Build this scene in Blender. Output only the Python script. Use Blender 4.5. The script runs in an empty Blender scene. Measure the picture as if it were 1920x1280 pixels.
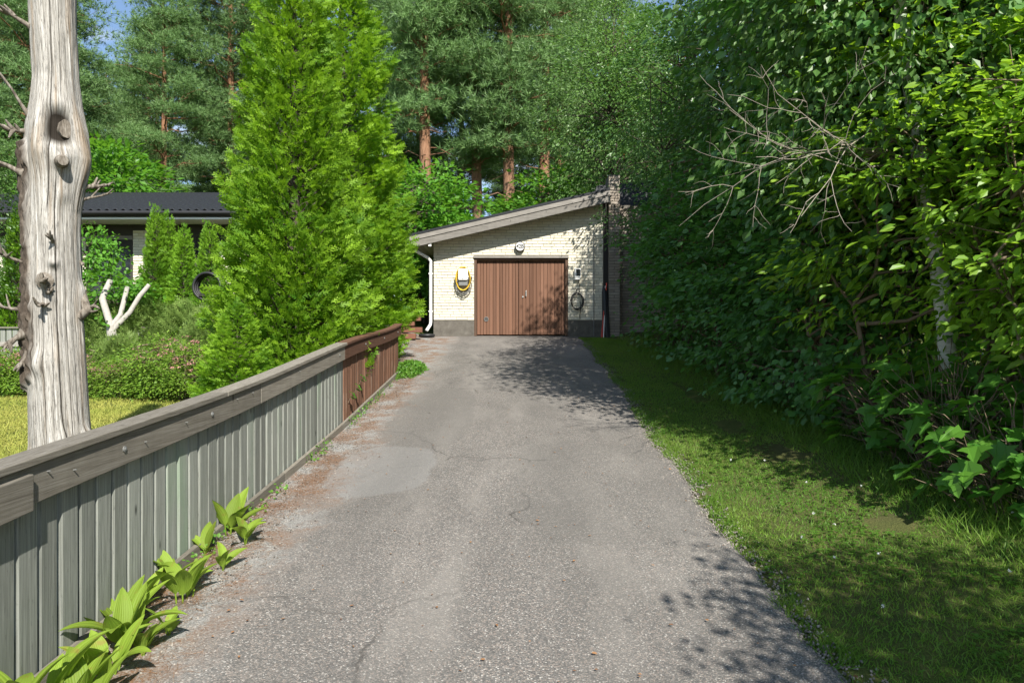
import bpy, math, random
import numpy as np
from mathutils import Vector, Matrix, noise as mnoise

# ------------------------------------------------------------------ camera, sky, sun, exposure
SC = bpy.context.scene
COL = SC.collection
CAMZ = 1.8
F = 1280.0                       # focal length in photo pixels (24 mm on 36 mm)
cam_d = bpy.data.cameras.new('camera'); cam_d.lens = 24.0; cam_d.sensor_width = 36.0
cam_d.clip_start = 0.05; cam_d.clip_end = 2000
cam = bpy.data.objects.new('camera', cam_d); COL.objects.link(cam)
cam.location = (0, 0, CAMZ); cam.rotation_euler = (math.radians(90), 0, 0)
SC.camera = cam

SUN_DIR = Vector((-0.32, 0.85, -0.84)).normalized()       # the way the light travels
SUN_EL = math.asin(-SUN_DIR.z)
SUN_AZ = math.atan2(-SUN_DIR.x, -SUN_DIR.y)                # from +Y towards +X
W = bpy.data.worlds.new('World'); SC.world = W; W.use_nodes = True
nt = W.node_tree; nt.nodes.clear()
wo = nt.nodes.new('ShaderNodeOutputWorld'); bg = nt.nodes.new('ShaderNodeBackground')
sky = nt.nodes.new('ShaderNodeTexSky'); sky.sky_type = 'NISHITA'; sky.sun_disc = False
sky.sun_elevation = SUN_EL; sky.sun_rotation = SUN_AZ; sky.air_density = 1.0; sky.dust_density = 0.4; sky.ozone_density = 2.0
tc = nt.nodes.new('ShaderNodeTexCoord'); mp = nt.nodes.new('ShaderNodeMapping'); mp.inputs['Scale'].default_value = (1.6, 1.6, 3.6); mp.inputs['Location'].default_value = (2.3, 1, 0)
cn = nt.nodes.new('ShaderNodeTexNoise'); cn.inputs['Scale'].default_value = 1.7; cn.inputs['Detail'].default_value = 8; cn.inputs['Roughness'].default_value = .58
cr = nt.nodes.new('ShaderNodeValToRGB'); cr.color_ramp.elements[0].position = .52; cr.color_ramp.elements[1].position = .68
cm = nt.nodes.new('ShaderNodeMixRGB'); cm.inputs[2].default_value = (7.0, 7.2, 7.6, 1)
nt.links.new(tc.outputs['Generated'], mp.inputs['Vector']); nt.links.new(mp.outputs[0], cn.inputs['Vector'])
nt.links.new(cn.outputs['Fac'], cr.inputs['Fac']); nt.links.new(cr.outputs['Color'], cm.inputs[0])
nt.links.new(sky.outputs[0], cm.inputs[1]); nt.links.new(cm.outputs[0], bg.inputs['Color'])
bg.inputs['Strength'].default_value = 0.095
nt.links.new(bg.outputs[0], wo.inputs['Surface'])

sun_d = bpy.data.lights.new('sun', 'SUN'); sun_d.energy = 5.0; sun_d.angle = math.radians(0.53); sun_d.color = (1.0, .95, .86)
sun = bpy.data.objects.new('sun', sun_d); COL.objects.link(sun)
sun.rotation_euler = SUN_DIR.to_track_quat('-Z', 'Y').to_euler(); sun.location = (6, -14, 16)
vs = SC.view_settings
vs.view_transform = 'Standard'; vs.look = 'None'; vs.exposure = 1.0; vs.gamma = 1.0; vs.use_curve_mapping = False
cy = SC.cycles
cy.max_bounces = 7; cy.diffuse_bounces = 4; cy.glossy_bounces = 3; cy.transmission_bounces = 4; cy.transparent_max_bounces = 6
cy.use_denoising = True; cy.sample_clamp_indirect = 6.0; cy.caustics_reflective = False; cy.caustics_refractive = False

# ------------------------------------------------------------------ helpers
R = random.Random(7)
RN = np.random.default_rng(11)
def P(px, py, Y):                 # a photo pixel's point at the depth Y of the thing it belongs to
    return Vector(((px - 960) / F * Y, Y, CAMZ + (640 - py) / F * Y))
def link(o, parent=None):
    COL.objects.link(o)
    if parent is not None: o.parent = parent
    return o
def tag(o, label, cat, group=None, kind=None):
    o['label'] = label; o['category'] = cat
    if group: o['group'] = group
    if kind: o['kind'] = kind
    return o
def thing(name, label, cat, loc=(0, 0, 0), rz=0.0, group=None):
    o = bpy.data.objects.new(name, None); COL.objects.link(o)
    o.empty_display_size = .1
    o.location = loc; o.rotation_euler = (0, 0, rz)
    return tag(o, label, cat, group)
def put(name, me, mat, parent=None, loc=(0, 0, 0), rot=(0, 0, 0), scale=(1, 1, 1)):
    o = bpy.data.objects.new(name, me)
    if mat is not None and (len(me.materials) == 0): me.materials.append(mat)
    o.location = loc; o.rotation_euler = rot; o.scale = scale
    return link(o, parent)

class MB:
    """collects boxes, tubes and grids for ONE mesh"""
    def __init__(s): s.v = []; s.f = []; s.sm = []
    def add(s, v, f, smooth=False):
        b = len(s.v); s.v += [tuple(p) for p in v]
        for q in f: s.f.append(tuple(i + b for i in q)); s.sm.append(smooth)
    def box(s, c, d, rot=None, taper=None):
        x, y, z = d[0] / 2, d[1] / 2, d[2] / 2
        pts = [Vector(p) for p in ((-x, -y, -z), (x, -y, -z), (x, y, -z), (-x, y, -z), (-x, -y, z), (x, -y, z), (x, y, z), (-x, y, z))]
        if rot is not None: pts = [rot @ p for p in pts]
        s.add([p + Vector(c) for p in pts], [(0, 3, 2, 1), (4, 5, 6, 7), (0, 1, 5, 4), (1, 2, 6, 5), (2, 3, 7, 6), (3, 0, 4, 7)])
    def hexa(s, pts):             # 8 corners: bottom ring, top ring
        s.add(pts, [(0, 3, 2, 1), (4, 5, 6, 7), (0, 1, 5, 4), (1, 2, 6, 5), (2, 3, 7, 6), (3, 0, 4, 7)])
    def tube(s, pts, r, n=8, cap=True, smooth=True):
        pts = [Vector(p) for p in pts]; m = len(pts)
        if not hasattr(r, '__len__'): r = [r] * m
        t0 = (pts[1] - pts[0]).normalized()
        u = t0.cross(Vector((0, 0, 1)))
        if u.length < .05: u = t0.cross(Vector((0, 1, 0)))
        u.normalize(); vs_ = []
        for i in range(m):
            t = (pts[min(i + 1, m - 1)] - pts[max(i - 1, 0)]).normalized()
            u = (u - t * u.dot(t)).normalized(); w = t.cross(u)
            for k in range(n):
                a = 2 * math.pi * k / n
                vs_.append(pts[i] + (u * math.cos(a) + w * math.sin(a)) * r[i])
        f = []
        for i in range(m - 1):
            for k in range(n):
                k2 = (k + 1) % n
                f.append((i * n + k, i * n + k2, (i + 1) * n + k2, (i + 1) * n + k))
        s.add(vs_, f, smooth)
        if cap:
            s.add(vs_[:n], [tuple(range(n - 1, -1, -1))]); s.add(vs_[-n:], [tuple(range(n))])
    def disc(s, c, normal, r0, depth, n=24, r1=None):   # short cylinder
        nrm = Vector(normal).normalized(); s.tube([Vector(c), Vector(c) + nrm * depth], [r0, r1 or r0], n, True, False)
    def mesh(s, name='mesh'):
        me = bpy.data.meshes.new(name); me.from_pydata(s.v, [], s.f)
        me.polygons.foreach_set('use_smooth', s.sm); me.update()
        return me
    def build(s, name, mat, parent=None, bevel=0, **k):
        o = put(name, s.mesh(name), mat, parent, **k)
        if bevel:
            b = o.modifiers.new('bevel', 'BEVEL'); b.width = bevel; b.segments = 2; b.limit_method = 'ANGLE'
        return o

def np_mesh(name, V, loops, starts, smooth=False, var=None):
    me = bpy.data.meshes.new(name)
    V = np.ascontiguousarray(V, np.float32); loops = np.ascontiguousarray(loops, np.int32); starts = np.ascontiguousarray(starts, np.int32)
    me.vertices.add(len(V)); me.vertices.foreach_set('co', V.ravel())
    me.loops.add(len(loops)); me.loops.foreach_set('vertex_index', loops)
    me.polygons.add(len(starts)); me.polygons.foreach_set('loop_start', starts)
    me.polygons.foreach_set('use_smooth', np.full(len(starts), smooth))
    if var is not None:
        at = me.attributes.new('var', 'FLOAT', 'FACE'); at.data.foreach_set('value', np.ascontiguousarray(var, np.float32))
    me.update(calc_edges=True)
    return me
def unit(a): return a / np.maximum(np.linalg.norm(a, axis=1, keepdims=True), 1e-9)
def scatter(tmpl, Pn, A, N, S, var=None, name='leaves', smooth=False):
    """instances of a leaf template (verts, faces) as one mesh: P base points, A axis, N face normal, S size"""
    tv, tf = tmpl
    tv = np.asarray(tv, float); n = len(Pn); k = len(tv)
    A = unit(A); B = unit(np.cross(N, A)); N = np.cross(A, B)
    S = np.broadcast_to(np.asarray(S, float).reshape(-1, 1, 1), (n, 1, 1))
    V = Pn[:, None, :] + S * (tv[None, :, 0:1] * A[:, None, :] + tv[None, :, 1:2] * B[:, None, :] + tv[None, :, 2:3] * N[:, None, :])
    lf = np.concatenate([np.asarray(f) for f in tf]); ln = np.array([len(f) for f in tf])
    loops = (np.arange(n)[:, None] * k + lf[None, :]).ravel()
    lens = np.tile(ln, n); starts = np.concatenate([[0], np.cumsum(lens)[:-1]])
    if var is None: var = RN.random(n)
    return np_mesh(name, V.reshape(-1, 3), loops, starts, smooth, np.repeat(var, len(tf)))
def grid_mesh(name, xs, ys, zf, smooth=True):
    X, Y = np.meshgrid(xs, ys); Z = zf(X, Y)
    return surf_mesh(name, np.stack([X, Y, Z], -1), smooth)
def surf_mesh(name, G, smooth=True, closed=False):
    h, w = G.shape[:2]; idx = np.arange(h * w).reshape(h, w)
    if closed: idx = np.concatenate([idx, idx[:, :1]], 1)
    q = np.stack([idx[:-1, :-1], idx[:-1, 1:], idx[1:, 1:], idx[1:, :-1]], -1).reshape(-1, 4)
    return np_mesh(name, G.reshape(-1, 3), q.ravel(), np.arange(len(q)) * 4, smooth)

# value noise for arrays
_H = np.random.default_rng(3).random((64, 64, 64))
def vn(x, y, z=0.0):
    x, y, z = np.broadcast_arrays(np.asarray(x, float), np.asarray(y, float), np.asarray(z, float))
    i, j, k = np.floor(x).astype(int), np.floor(y).astype(int), np.floor(z).astype(int)
    fx, fy, fz = x - i, y - j, z - k
    fx, fy, fz = [t * t * (3 - 2 * t) for t in (fx, fy, fz)]
    def h(a, b, c): return _H[a & 63, b & 63, c & 63]
    def L(a, b, t): return a + (b - a) * t
    return L(L(L(h(i, j, k), h(i + 1, j, k), fx), L(h(i, j + 1, k), h(i + 1, j + 1, k), fx), fy),
             L(L(h(i, j, k + 1), h(i + 1, j, k + 1), fx), L(h(i, j + 1, k + 1), h(i + 1, j + 1, k + 1), fx), fy), fz)
def sstep(a, b, x):
    t = np.clip((np.asarray(x, float) - a) / (b - a), 0, 1); return t * t * (3 - 2 * t)

# ------------------------------------------------------------------ materials
class M:
    """small node builder"""
    def __init__(s, name, rough=.7, spec=.3):
        s.m = bpy.data.materials.new(name); s.m.use_nodes = True; s.t = s.m.node_tree; s.t.nodes.clear()
        s.o = s.n('ShaderNodeOutputMaterial'); s.b = s.n('ShaderNodeBsdfPrincipled')
        s.b.inputs['Roughness'].default_value = rough; s.b.inputs['Specular IOR Level'].default_value = spec
        s.l(s.b.outputs[0], s.o.inputs['Surface']); s._c = None
    def n(s, t, **k):
        x = s.t.nodes.new(t)
        for a, v in k.items(): setattr(x, a, v)
        return x
    def l(s, a, b): s.t.links.new(a, b)
    def coord(s, scale=(1, 1, 1), kind='Object', rnd=0.0):
        if s._c is None: s._c = s.n('ShaderNodeTexCoord')
        src = s._c.outputs[kind]
        if rnd:
            oi = s.n('ShaderNodeObjectInfo'); mu = s.n('ShaderNodeMath', operation='MULTIPLY'); mu.inputs[1].default_value = rnd
            s.l(oi.outputs['Random'], mu.inputs[0]); ad = s.n('ShaderNodeVectorMath', operation='ADD')
            s.l(src, ad.inputs[0]); s.l(mu.outputs[0], ad.inputs[1]); src = ad.outputs[0]
        mp = s.n('ShaderNodeMapping'); mp.inputs['Scale'].default_value = scale; s.l(src, mp.inputs['Vector'])
        return mp.outputs[0]
    def noise(s, vec, scale, detail=4, rough=.55, dist=0.0, out='Fac'):
        x = s.n('ShaderNodeTexNoise'); x.inputs['Scale'].default_value = scale; x.inputs['Detail'].default_value = detail
        x.inputs['Roughness'].default_value = rough; x.inputs['Distortion'].default_value = dist; s.l(vec, x.inputs['Vector']); return x.outputs[out]
    def vor(s, vec, scale, feature='F1', out='Distance', rnd=1.0):
        x = s.n('ShaderNodeTexVoronoi', feature=feature); x.inputs['Scale'].default_value = scale; x.inputs['Randomness'].default_value = rnd
        s.l(vec, x.inputs['Vector']); return x.outputs[out]
    def ramp(s, fac, stops, interp='LINEAR'):
        x = s.n('ShaderNodeValToRGB'); x.color_ramp.interpolation = interp; e = x.color_ramp.elements
        while len(e) < len(stops): e.new(.5)
        for q, (p, c) in zip(e, stops):
            q.position = p; q.color = (c, c, c, 1) if not hasattr(c, '__len__') else (*c, 1)
        s.l(fac, x.inputs[0]); return x.outputs[0]
    def mix(s, fac, a, b, mode='MIX'):
        x = s.n('ShaderNodeMixRGB', blend_type=mode)
        for i, q in enumerate((fac, a, b)):
            if hasattr(q, 'is_linked') or hasattr(q, 'links'): s.l(q, x.inputs[i])
            elif i == 0: x.inputs[0].default_value = q
            else: x.inputs[i].default_value = (*q, 1)
        return x.outputs[0]
    def math(s, op, a, b=None):
        x = s.n('ShaderNodeMath', operation=op)
        for i, q in enumerate((a, b)):
            if q is None: continue
            if hasattr(q, 'links'): s.l(q, x.inputs[i])
            else: x.inputs[i].default_value = q
        return x.outputs[0]
    def rnd(s): return s.n('ShaderNodeObjectInfo').outputs['Random']
    def attr(s, name='var'):
        x = s.n('ShaderNodeAttribute'); x.attribute_name = name; return x.outputs['Fac']
    def col(s, c):
        if hasattr(c, 'links'): s.l(c, s.b.inputs['Base Color'])
        else: s.b.inputs['Base Color'].default_value = (*c, 1)
        return s
    def bump(s, h, strength=.3, dist=.01):
        x = s.n('ShaderNodeBump'); x.inputs['Strength'].default_value = strength; x.inputs['Distance'].default_value = dist
        s.l(h, x.inputs['Height']); s.l(x.outputs[0], s.b.inputs['Normal']); return s
    def set(s, **k):
        for a, v in k.items(): s.b.inputs[a.replace('_', ' ')].default_value = v
        return s

def plain(name, c, rough=.6, spec=.3, metal=0, var=.12, scale=30):
    m = M(name, rough, spec); f = m.noise(m.coord(), scale, 5)
    m.col(m.mix(f, tuple(x * (1 - var) for x in c), tuple(x * (1 + var) for x in c))); m.set(Metallic=metal)
    m.bump(f, .1, .002); return m.m
def leafmat(name, c1, c2, tr, rough=.42, spec=.35, transl=.38, obj_var=.18, rib=None):
    """c1..c2: leaf to leaf colour, tr: the light a leaf lets through"""
    m = M(name, rough, spec)
    v = m.attr('var'); c = m.mix(v, c1, c2)
    br = m.math('ADD', m.math('MULTIPLY', m.rnd(), 2 * obj_var), 1 - obj_var)
    hs = m.n('ShaderNodeHueSaturation'); m.l(br, hs.inputs['Value']); m.l(c, hs.inputs['Color'])
    m.col(hs.outputs[0])
    t = m.n('ShaderNodeBsdfTranslucent'); t.inputs[0].default_value = (*tr, 1)
    ms = m.n('ShaderNodeMixShader'); ms.inputs[0].default_value = transl
    m.l(m.b.outputs[0], ms.inputs[1]); m.l(t.outputs[0], ms.inputs[2]); m.l(ms.outputs[0], m.o.inputs['Surface'])
    return m.m
def wood(name, c_dark, c_mid, c_light, scale=(150, 150, 2.6), rnd=17.0, knots=True, tint=None, wear=None):
    m = M(name, .82, .15)
    v = m.coord(scale, rnd=rnd); g = m.noise(v, 1.0, 5, .62, .9)
    c = m.ramp(g, [(.32, c_dark), (.48, c_mid), (.66, c_light)])
    big = m.noise(m.coord((9, 9, .7), rnd=rnd), 1, 3)
    c = m.mix(m.ramp(big, [(.3, .75), (.7, .0)]), c, c_dark, 'MIX') if False else m.mix(.38, c, m.ramp(big, [(.25, tuple(x * .72 for x in c_mid)), (.75, tuple(min(1, x * 1.22) for x in c_mid))]))
    h = g
    if knots:
        kd = m.vor(m.coord((6.0, 6.0, 2.2), rnd=rnd), 1.0)
        k = m.ramp(kd, [(.04, 1.0), (.10, .0)])
        c = m.mix(k, c, tuple(x * .45 for x in c_dark))
    if tint is not None:
        tn = m.math('MULTIPLY', m.ramp(m.rnd(), [(.78, 0), (.86, .55)]), m.ramp(m.noise(m.coord((5, 5, 1.5), rnd=rnd), 1, 4), [(.4, 0), (.6, 1)]))
        c = m.mix(tn, c, tint)
        lich = m.ramp(m.noise(m.coord((60, 60, 14), rnd=rnd), 1, 5, .7), [(.60, 0), (.72, .5)]); c = m.mix(lich, c, tuple(x * .5 for x in c_dark))
    if wear is not None:
        wn = m.ramp(m.noise(m.coord((14, 14, 1.6), rnd=rnd), 1, 5), [(.56, 0.0), (.68, 1.0)])
        c = m.mix(wn, c, wear)
    vb = m.math('ADD', m.math('MULTIPLY', m.rnd(), .46), .77)
    hs = m.n('ShaderNodeHueSaturation'); m.l(vb, hs.inputs['Value']); m.l(c, hs.inputs['Color']); c = hs.outputs[0]
    m.col(c); m.bump(h, .35, .004); return m.m
def woodx(name, *a, **k):        # grain along local Y
    return wood(name, *a, scale=(130, 2.6, 130), **k)

MAT = {}
MAT['fence_grey'] = wood('weathered_grey_boards', (.085, .092, .082), (.195, .205, .182), (.31, .32, .29), tint=(.15, .21, .14))
MAT['fence_rail'] = woodx('weathered_rail', (.085, .075, .06), (.16, .145, .12), (.24, .225, .195))
MAT['fence_brown'] = wood('worn_brown_stain', (.085, .043, .028), (.15, .078, .05), (.20, .115, .078), wear=(.24, .18, .14))
MAT['fence_brown_rail'] = woodx('worn_brown_rail', (.06, .033, .022), (.115, .06, .04), (.17, .095, .06))
MAT['fascia'] = wood('weathered_fascia', (.13, .12, .105), (.22, .205, .185), (.32, .30, .275), scale=(2.2, 60, 60))
MAT['door'] = wood('brown_door_boards', (.105, .054, .034), (.145, .076, .049), (.185, .103, .070), scale=(40, 40, 1.2), knots=False)
MAT['door_frame'] = wood('dark_frame', (.05, .03, .02), (.085, .052, .036), (.12, .08, .055), knots=False)
MAT['timber'] = woodx('brown_timber', (.09, .04, .025), (.16, .075, .05), (.22, .11, .075))
MAT['soffit'] = woodx('soffit_boards', (.35, .33, .29), (.46, .44, .40), (.55, .52, .48), knots=False)
MAT['roof_black'] = plain('black_roof_sheet', (.020, .022, .026), .55, .2)
MAT['white_paint'] = plain('white_paint', (.72, .72, .70), .35, .5, var=.05)
MAT['white_plastic'] = plain('white_plastic', (.78, .78, .76), .35, .45, var=.02)
MAT['grey_plastic'] = plain('grey_plastic', (.16, .165, .165), .45, .4)
MAT['black'] = plain('black_rubber', (.018, .018, .02), .5, .4)
MAT['yellow'] = plain('yellow_cable', (.55, .36, .03), .45, .4)
MAT['grey_cable'] = plain('grey_cable', (.17, .17, .165), .5, .4)
MAT['steel'] = plain('steel', (.55, .55, .53), .3, .5, .85, .08)
MAT['galv'] = plain('galvanised', (.20, .205, .20), .55, .4, .4)
MAT['red'] = plain('red_paint', (.48, .05, .03), .4, .4)
MAT['dark_void'] = plain('dark_board', (.03, .028, .026), .8, .2)
MAT['dark_cladding'] = plain('dark_cladding', (.045, .042, .038), .75, .2)
MAT['stem'] = plain('brown_stem', (.17, .13, .09), .85, .15, var=.35, scale=60)
MAT['twig'] = plain('pale_dead_twig', (.27, .235, .195), .85, .15, var=.3, scale=50)
MAT['dark_twig'] = plain('dark_twig', (.07, .052, .036), .85, .15, var=.3, scale=40)

def brickmat(name, c1, c2, c3):
    m = M(name, .75, .25)
    r = m.ramp(m.rnd(), [(0, c1), (.5, c2), (1, c3)])
    n = m.noise(m.coord(rnd=9.0), 26, 6, .65); n2 = m.noise(m.coord((3, 3, 3), rnd=9.0), 1.5, 3)
    c = m.mix(m.ramp(n, [(.3, .0), (.75, .35)]), r, tuple(x * .72 for x in c1))
    c = m.mix(m.ramp(n2, [(.45, .0), (.8, .3)]), c, tuple(x * .62 for x in c2))
    m.col(c); m.bump(n, .35, .004); return m.m
MAT['brick_cream'] = brickmat('cream_brick', (.60, .56, .44), (.66, .62, .51), (.70, .67, .57))
MAT['mortar_cream'] = plain('mortar', (.40, .375, .315), .9, .1, var=.25)
MAT['brick_brown'] = brickmat('brown_brick', (.22, .185, .15), (.28, .24, .20), (.34, .30, .255))
MAT['mortar_brown'] = plain('dark_mortar', (.13, .12, .105), .9, .1, var=.25)
m = M('plinth_concrete', .85, .2); n_ = m.noise(m.coord(), 7, 7, .65)
m.col(m.ramp(n_, [(.25, (.075, .068, .058)), (.6, (.125, .115, .10)), (.85, (.19, .18, .16))])); m.bump(m.noise(m.coord(), 90, 4), .3, .004); MAT['plinth'] = m.m
m = M('window_glass', .05, .6); m.col((.012, .014, .016)); MAT['glass'] = m.m
# ------------------------------------------------------------------ terrain
_gy = np.array([-30, -8, 0, 3.1, 5.6, 8.4, 12.5, 16.0, 17.5, 18.4, 22, 40, 400.])
_gz = np.array([-1.5, -.5, 0.0, .265, .47, .715, 1.18, 1.67, 1.87, 1.93, 2.2, 2.7, 3.2])
_ly = np.array([-30, -8, 0, 3.0, 5.0, 7.0, 10, 13, 14.5, 16, 18.0, 22, 40, 400.])
_lz = np.array([-1.2, -.4, .12, .42, .62, .72, .76, .80, 1.05, 1.6, 2.2, 2.6, 2.9, 3.4])
_d = np.linspace(-30, 120, 3001); _k = np.hanning(41); _k /= _k.sum()
def _smooth(y, z):
    a = np.interp(_d, y, z); p = np.pad(a, 20, mode='edge'); return np.convolve(p, _k, 'valid')
_G = _smooth(_gy, _gz); _L = _smooth(_ly, _lz)
def G(y): return np.interp(y, _d, _G)
def ground_z(x, y):
    x = np.asarray(x, float); y = np.asarray(y, float)
    g = G(y); l = np.interp(y, _d, _L)
    t = sstep(-2.25, -3.6, x)
    z = g * (1 - t) + l * t
    z = z + sstep(2.4, 3.4, x) * .10 + sstep(4, 14, x) * .5
    z = z + (vn(x * .7 + 9, y * .7) - .5) * .05 * sstep(2.0, 3.0, np.abs(x))
    return z
def gz(x, y): return float(ground_z(x, y))

xs = np.unique(np.round(np.concatenate([np.linspace(-160, -16, 14), np.linspace(-16, -4.2, 36), np.linspace(-4.2, 5, 110), np.linspace(5.3, 16, 24), np.linspace(18, 160, 14)]), 3))
ys = np.unique(np.round(np.concatenate([np.linspace(-30, 0, 20), np.linspace(0, 20, 150), np.linspace(20.5, 40, 24), np.linspace(44, 300, 16)]), 3))
m = M('grass_ground', .95, .05)
v = m.coord(); big = m.noise(v, .55, 4); mid = m.noise(v, 5, 5, .6); fine = m.noise(v, 60, 4, .7)
c = m.ramp(mid, [(.3, (.055, .085, .02)), (.55, (.10, .125, .032)), (.78, (.19, .175, .06))])
c = m.mix(m.ramp(fine, [(.35, .7), (.65, .0)]), c, (.03, .05, .012))
c = m.mix(m.ramp(big, [(.42, .0), (.62, .55)]), c, (.085, .07, .04))
m.col(c); m.bump(fine, .8, .02); MAT['lawn'] = m.m
o = put('ground', grid_mesh('ground', xs, ys, ground_z), MAT['lawn']); o['kind'] = 'structure'

# driveway: an asphalt sheet just above the ground, ragged along the verge
def right_edge(y): return 1.5 + .30 * sstep(2.5, 13, y) + .10 * (vn(y * 1.3, 2.2) - .5) + .07 * (vn(y * 6.1, 5.2) - .5) + .5 * sstep(3, -3, y)
def left_edge(y): return -2.06 - 1.9 * sstep(12.9, 14.6, y) - .6 * sstep(3, -4, y)
yy = np.unique(np.concatenate([np.linspace(-8, 2, 30), np.linspace(2, 18.6, 330)])); uu = np.linspace(0, 1, 60)
YY, UU = np.meshgrid(yy, uu, indexing='ij'); LE = left_edge(YY); RE = right_edge(YY); XX = LE + (RE - LE) * UU
ZZ = ground_z(XX, YY) + .012 + .012 * np.sin(np.clip((XX + 2) / 3.6, 0, 1) * np.pi) + .008 * (vn(XX * 1.2, YY * 1.2) - .5)
ZZ[:, -1] -= .02
m = M('aged_asphalt', .88, .22)
v = m.coord(); sp = m.vor(v, 125, out='Color'); spd = m.vor(v, 125)
rr = m.n('ShaderNodeSeparateColor'); m.l(sp, rr.inputs[0])
st = m.ramp(rr.outputs[0], [(0, (.085, .082, .078)), (.35, (.15, .145, .136)), (.62, (.215, .198, .180)), (.80, (.27, .222, .19)), (.93, (.34, .31, .28)), (1, (.52, .50, .46))], 'LINEAR')
fine = m.noise(v, 240, 3, .7)
c = m.mix(m.ramp(spd, [(.40, 0.0), (.72, .72)]), st, (.085, .082, .077))
c = m.mix(m.ramp(fine, [(.35, .35), (.6, 0)]), c, (.07, .066, .06))
big = m.noise(v, .8, 5, .6); mid = m.noise(m.coord((1.6, .5, 1)), 1.4, 4)
c = m.mix(m.ramp(big, [(.40, .34), (.56, 0)]), c, (.09, .085, .078))
c = m.mix(m.ramp(mid, [(.48, 0), (.72, .40)]), c, (.25, .232, .21))
sx = m.n('ShaderNodeSeparateXYZ'); m.l(v, sx.inputs[0])
edge = m.math('ADD', sx.outputs[0], m.math('MULTIPLY', m.noise(v, 1.7, 6, .65), 1.0))     # gravel and needles washed up along the boards
gm = m.ramp(edge, [(0, 0), (1, 0)]); 
e2 = m.n('ShaderNodeMapRange'); m.l(edge, e2.inputs[0]); e2.inputs[1].default_value = -.84; e2.inputs[2].default_value = -1.22; 
gcol = m.ramp(rr.outputs[1], [(0, (.13, .13, .125)), (.6, (.215, .21, .20)), (1, (.34, .33, .31))])
c = m.mix(e2.outputs[0], c, gcol)
lit = m.ramp(m.noise(v, 2.6, 7, .72), [(.44, 0), (.55, 1.0)]); lit = m.math('MULTIPLY', lit, e2.outputs[0])
c = m.mix(m.math('MULTIPLY', lit, m.ramp(m.noise(v, 70, 3), [(.35, .25), (.6, .9)])), c, (.15, .075, .035))
wv_ = m.n('ShaderNodeVectorMath', operation='ADD'); m.l(v, wv_.inputs[0]); nz_ = m.n('ShaderNodeTexNoise'); nz_.inputs['Scale'].default_value = 2.2; nz_.inputs['Detail'].default_value = 6; m.l(v, nz_.inputs['Vector'])
sc9 = m.n('ShaderNodeVectorMath', operation='SCALE'); sc9.inputs['Scale'].default_value = .55; m.l(nz_.outputs['Color'], sc9.inputs[0]); m.l(sc9.outputs[0], wv_.inputs[1])
ck = m.vor(wv_.outputs[0], .42, 'DISTANCE_TO_EDGE'); ckm = m.ramp(ck, [(.0, 1.0), (.007, 0)]); ckm = m.math('MULTIPLY', ckm, m.ramp(m.noise(v, .9, 3), [(.50, 0), (.58, .75)]))
c = m.mix(ckm, c, (.045, .042, .038))
# two old repair patches with their own, smoother and darker mix
def patch(cx, cy, rx, ry, col, amt):
    global c
    ex = m.math('DIVIDE', m.math('SUBTRACT', sx.outputs[0], cx), rx); ey = m.math('DIVIDE', m.math('SUBTRACT', sx.outputs[1], cy), ry)
    dd = m.math('ADD', m.math('POWER', m.math('ABSOLUTE', ex), 3.0), m.math('POWER', m.math('ABSOLUTE', ey), 3.0)); dd = m.math('ADD', dd, m.math('MULTIPLY', m.math('SUBTRACT', m.noise(v, 3.0, 5), .5), 1.1))
    c = m.mix(m.math('MULTIPLY', m.ramp(dd, [(.82, 1), (1.02, 0)]), amt), c, col)
patch(-1.05, 9.2, .55, 1.9, (.125, .118, .108), .5)
patch(-1.25, 6.6, .5, .9, (.20, .196, .188), .55)
patch(.75, 6.2, .8, 1.5, (.12, .114, .105), .28)
wear = m.n('ShaderNodeTexWave', wave_profile='SIN'); wear.bands_direction = 'X'; wear.inputs['Scale'].default_value = .205; wear.inputs['Distortion'].default_value = 1.2; wear.inputs['Detail Scale'].default_value = .6; wear.inputs['Phase Offset'].default_value = 1.4; m.l(v, wear.inputs['Vector'])
c = m.mix(m.ramp(wear.outputs['Fac'], [(.55, 0), (1, .22)]), c, (.10, .094, .086))
m.col(c); m.bump(m.math('SUBTRACT', m.math('MULTIPLY', fine, .4), spd), .55, .006); MAT['asphalt'] = m.m
o = put('driveway', surf_mesh('driveway', np.stack([XX, YY, ZZ], -1)), MAT['asphalt']); o['kind'] = 'structure'
def drive_z(x, y): return gz(x, y) + .013 + .012 * math.sin(min(max((x + 2) / 3.6, 0), 1) * math.pi)

# ------------------------------------------------------------------ garage
GY = 18.2; GS = F / GY
def gx(px): return (px - 960) / GS
def gzz(py): return CAMZ + (640 - py) / GS
WL, WR = gx(813), gx(1131)
RS = .2307                                   # roof slope
FY = GY - .5                                  # verge plane
def roof_top(x): return 4.552 + (x + 2.655) * RS
ROOF_L, ROOF_R = -2.655, 2.545
BASE = 1.72; PL = gzz(600)
DX0, DX1, DT, DB = gx(889), gx(1065), gzz(480), 1.985
garage = thing('brick_garage', 'cream brick garage with brown double doors and sloping black roof', 'garage', (0, GY, 0))
def loc(x, y, z): return (x, y - GY, z)
def sheet(xa, xb, ya, yb, off_t, off_b, name, mat, parent=garage):   # slab following the roof slope
    b = MB(); pts = []
    for off in (off_b, off_t):
        for (x, y) in ((xa, ya), (xb, ya), (xb, yb), (xa, yb)): pts.append(loc(x, y, roof_top(x) + off))
    b.hexa(pts); return b.build(name, mat, parent)
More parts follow.
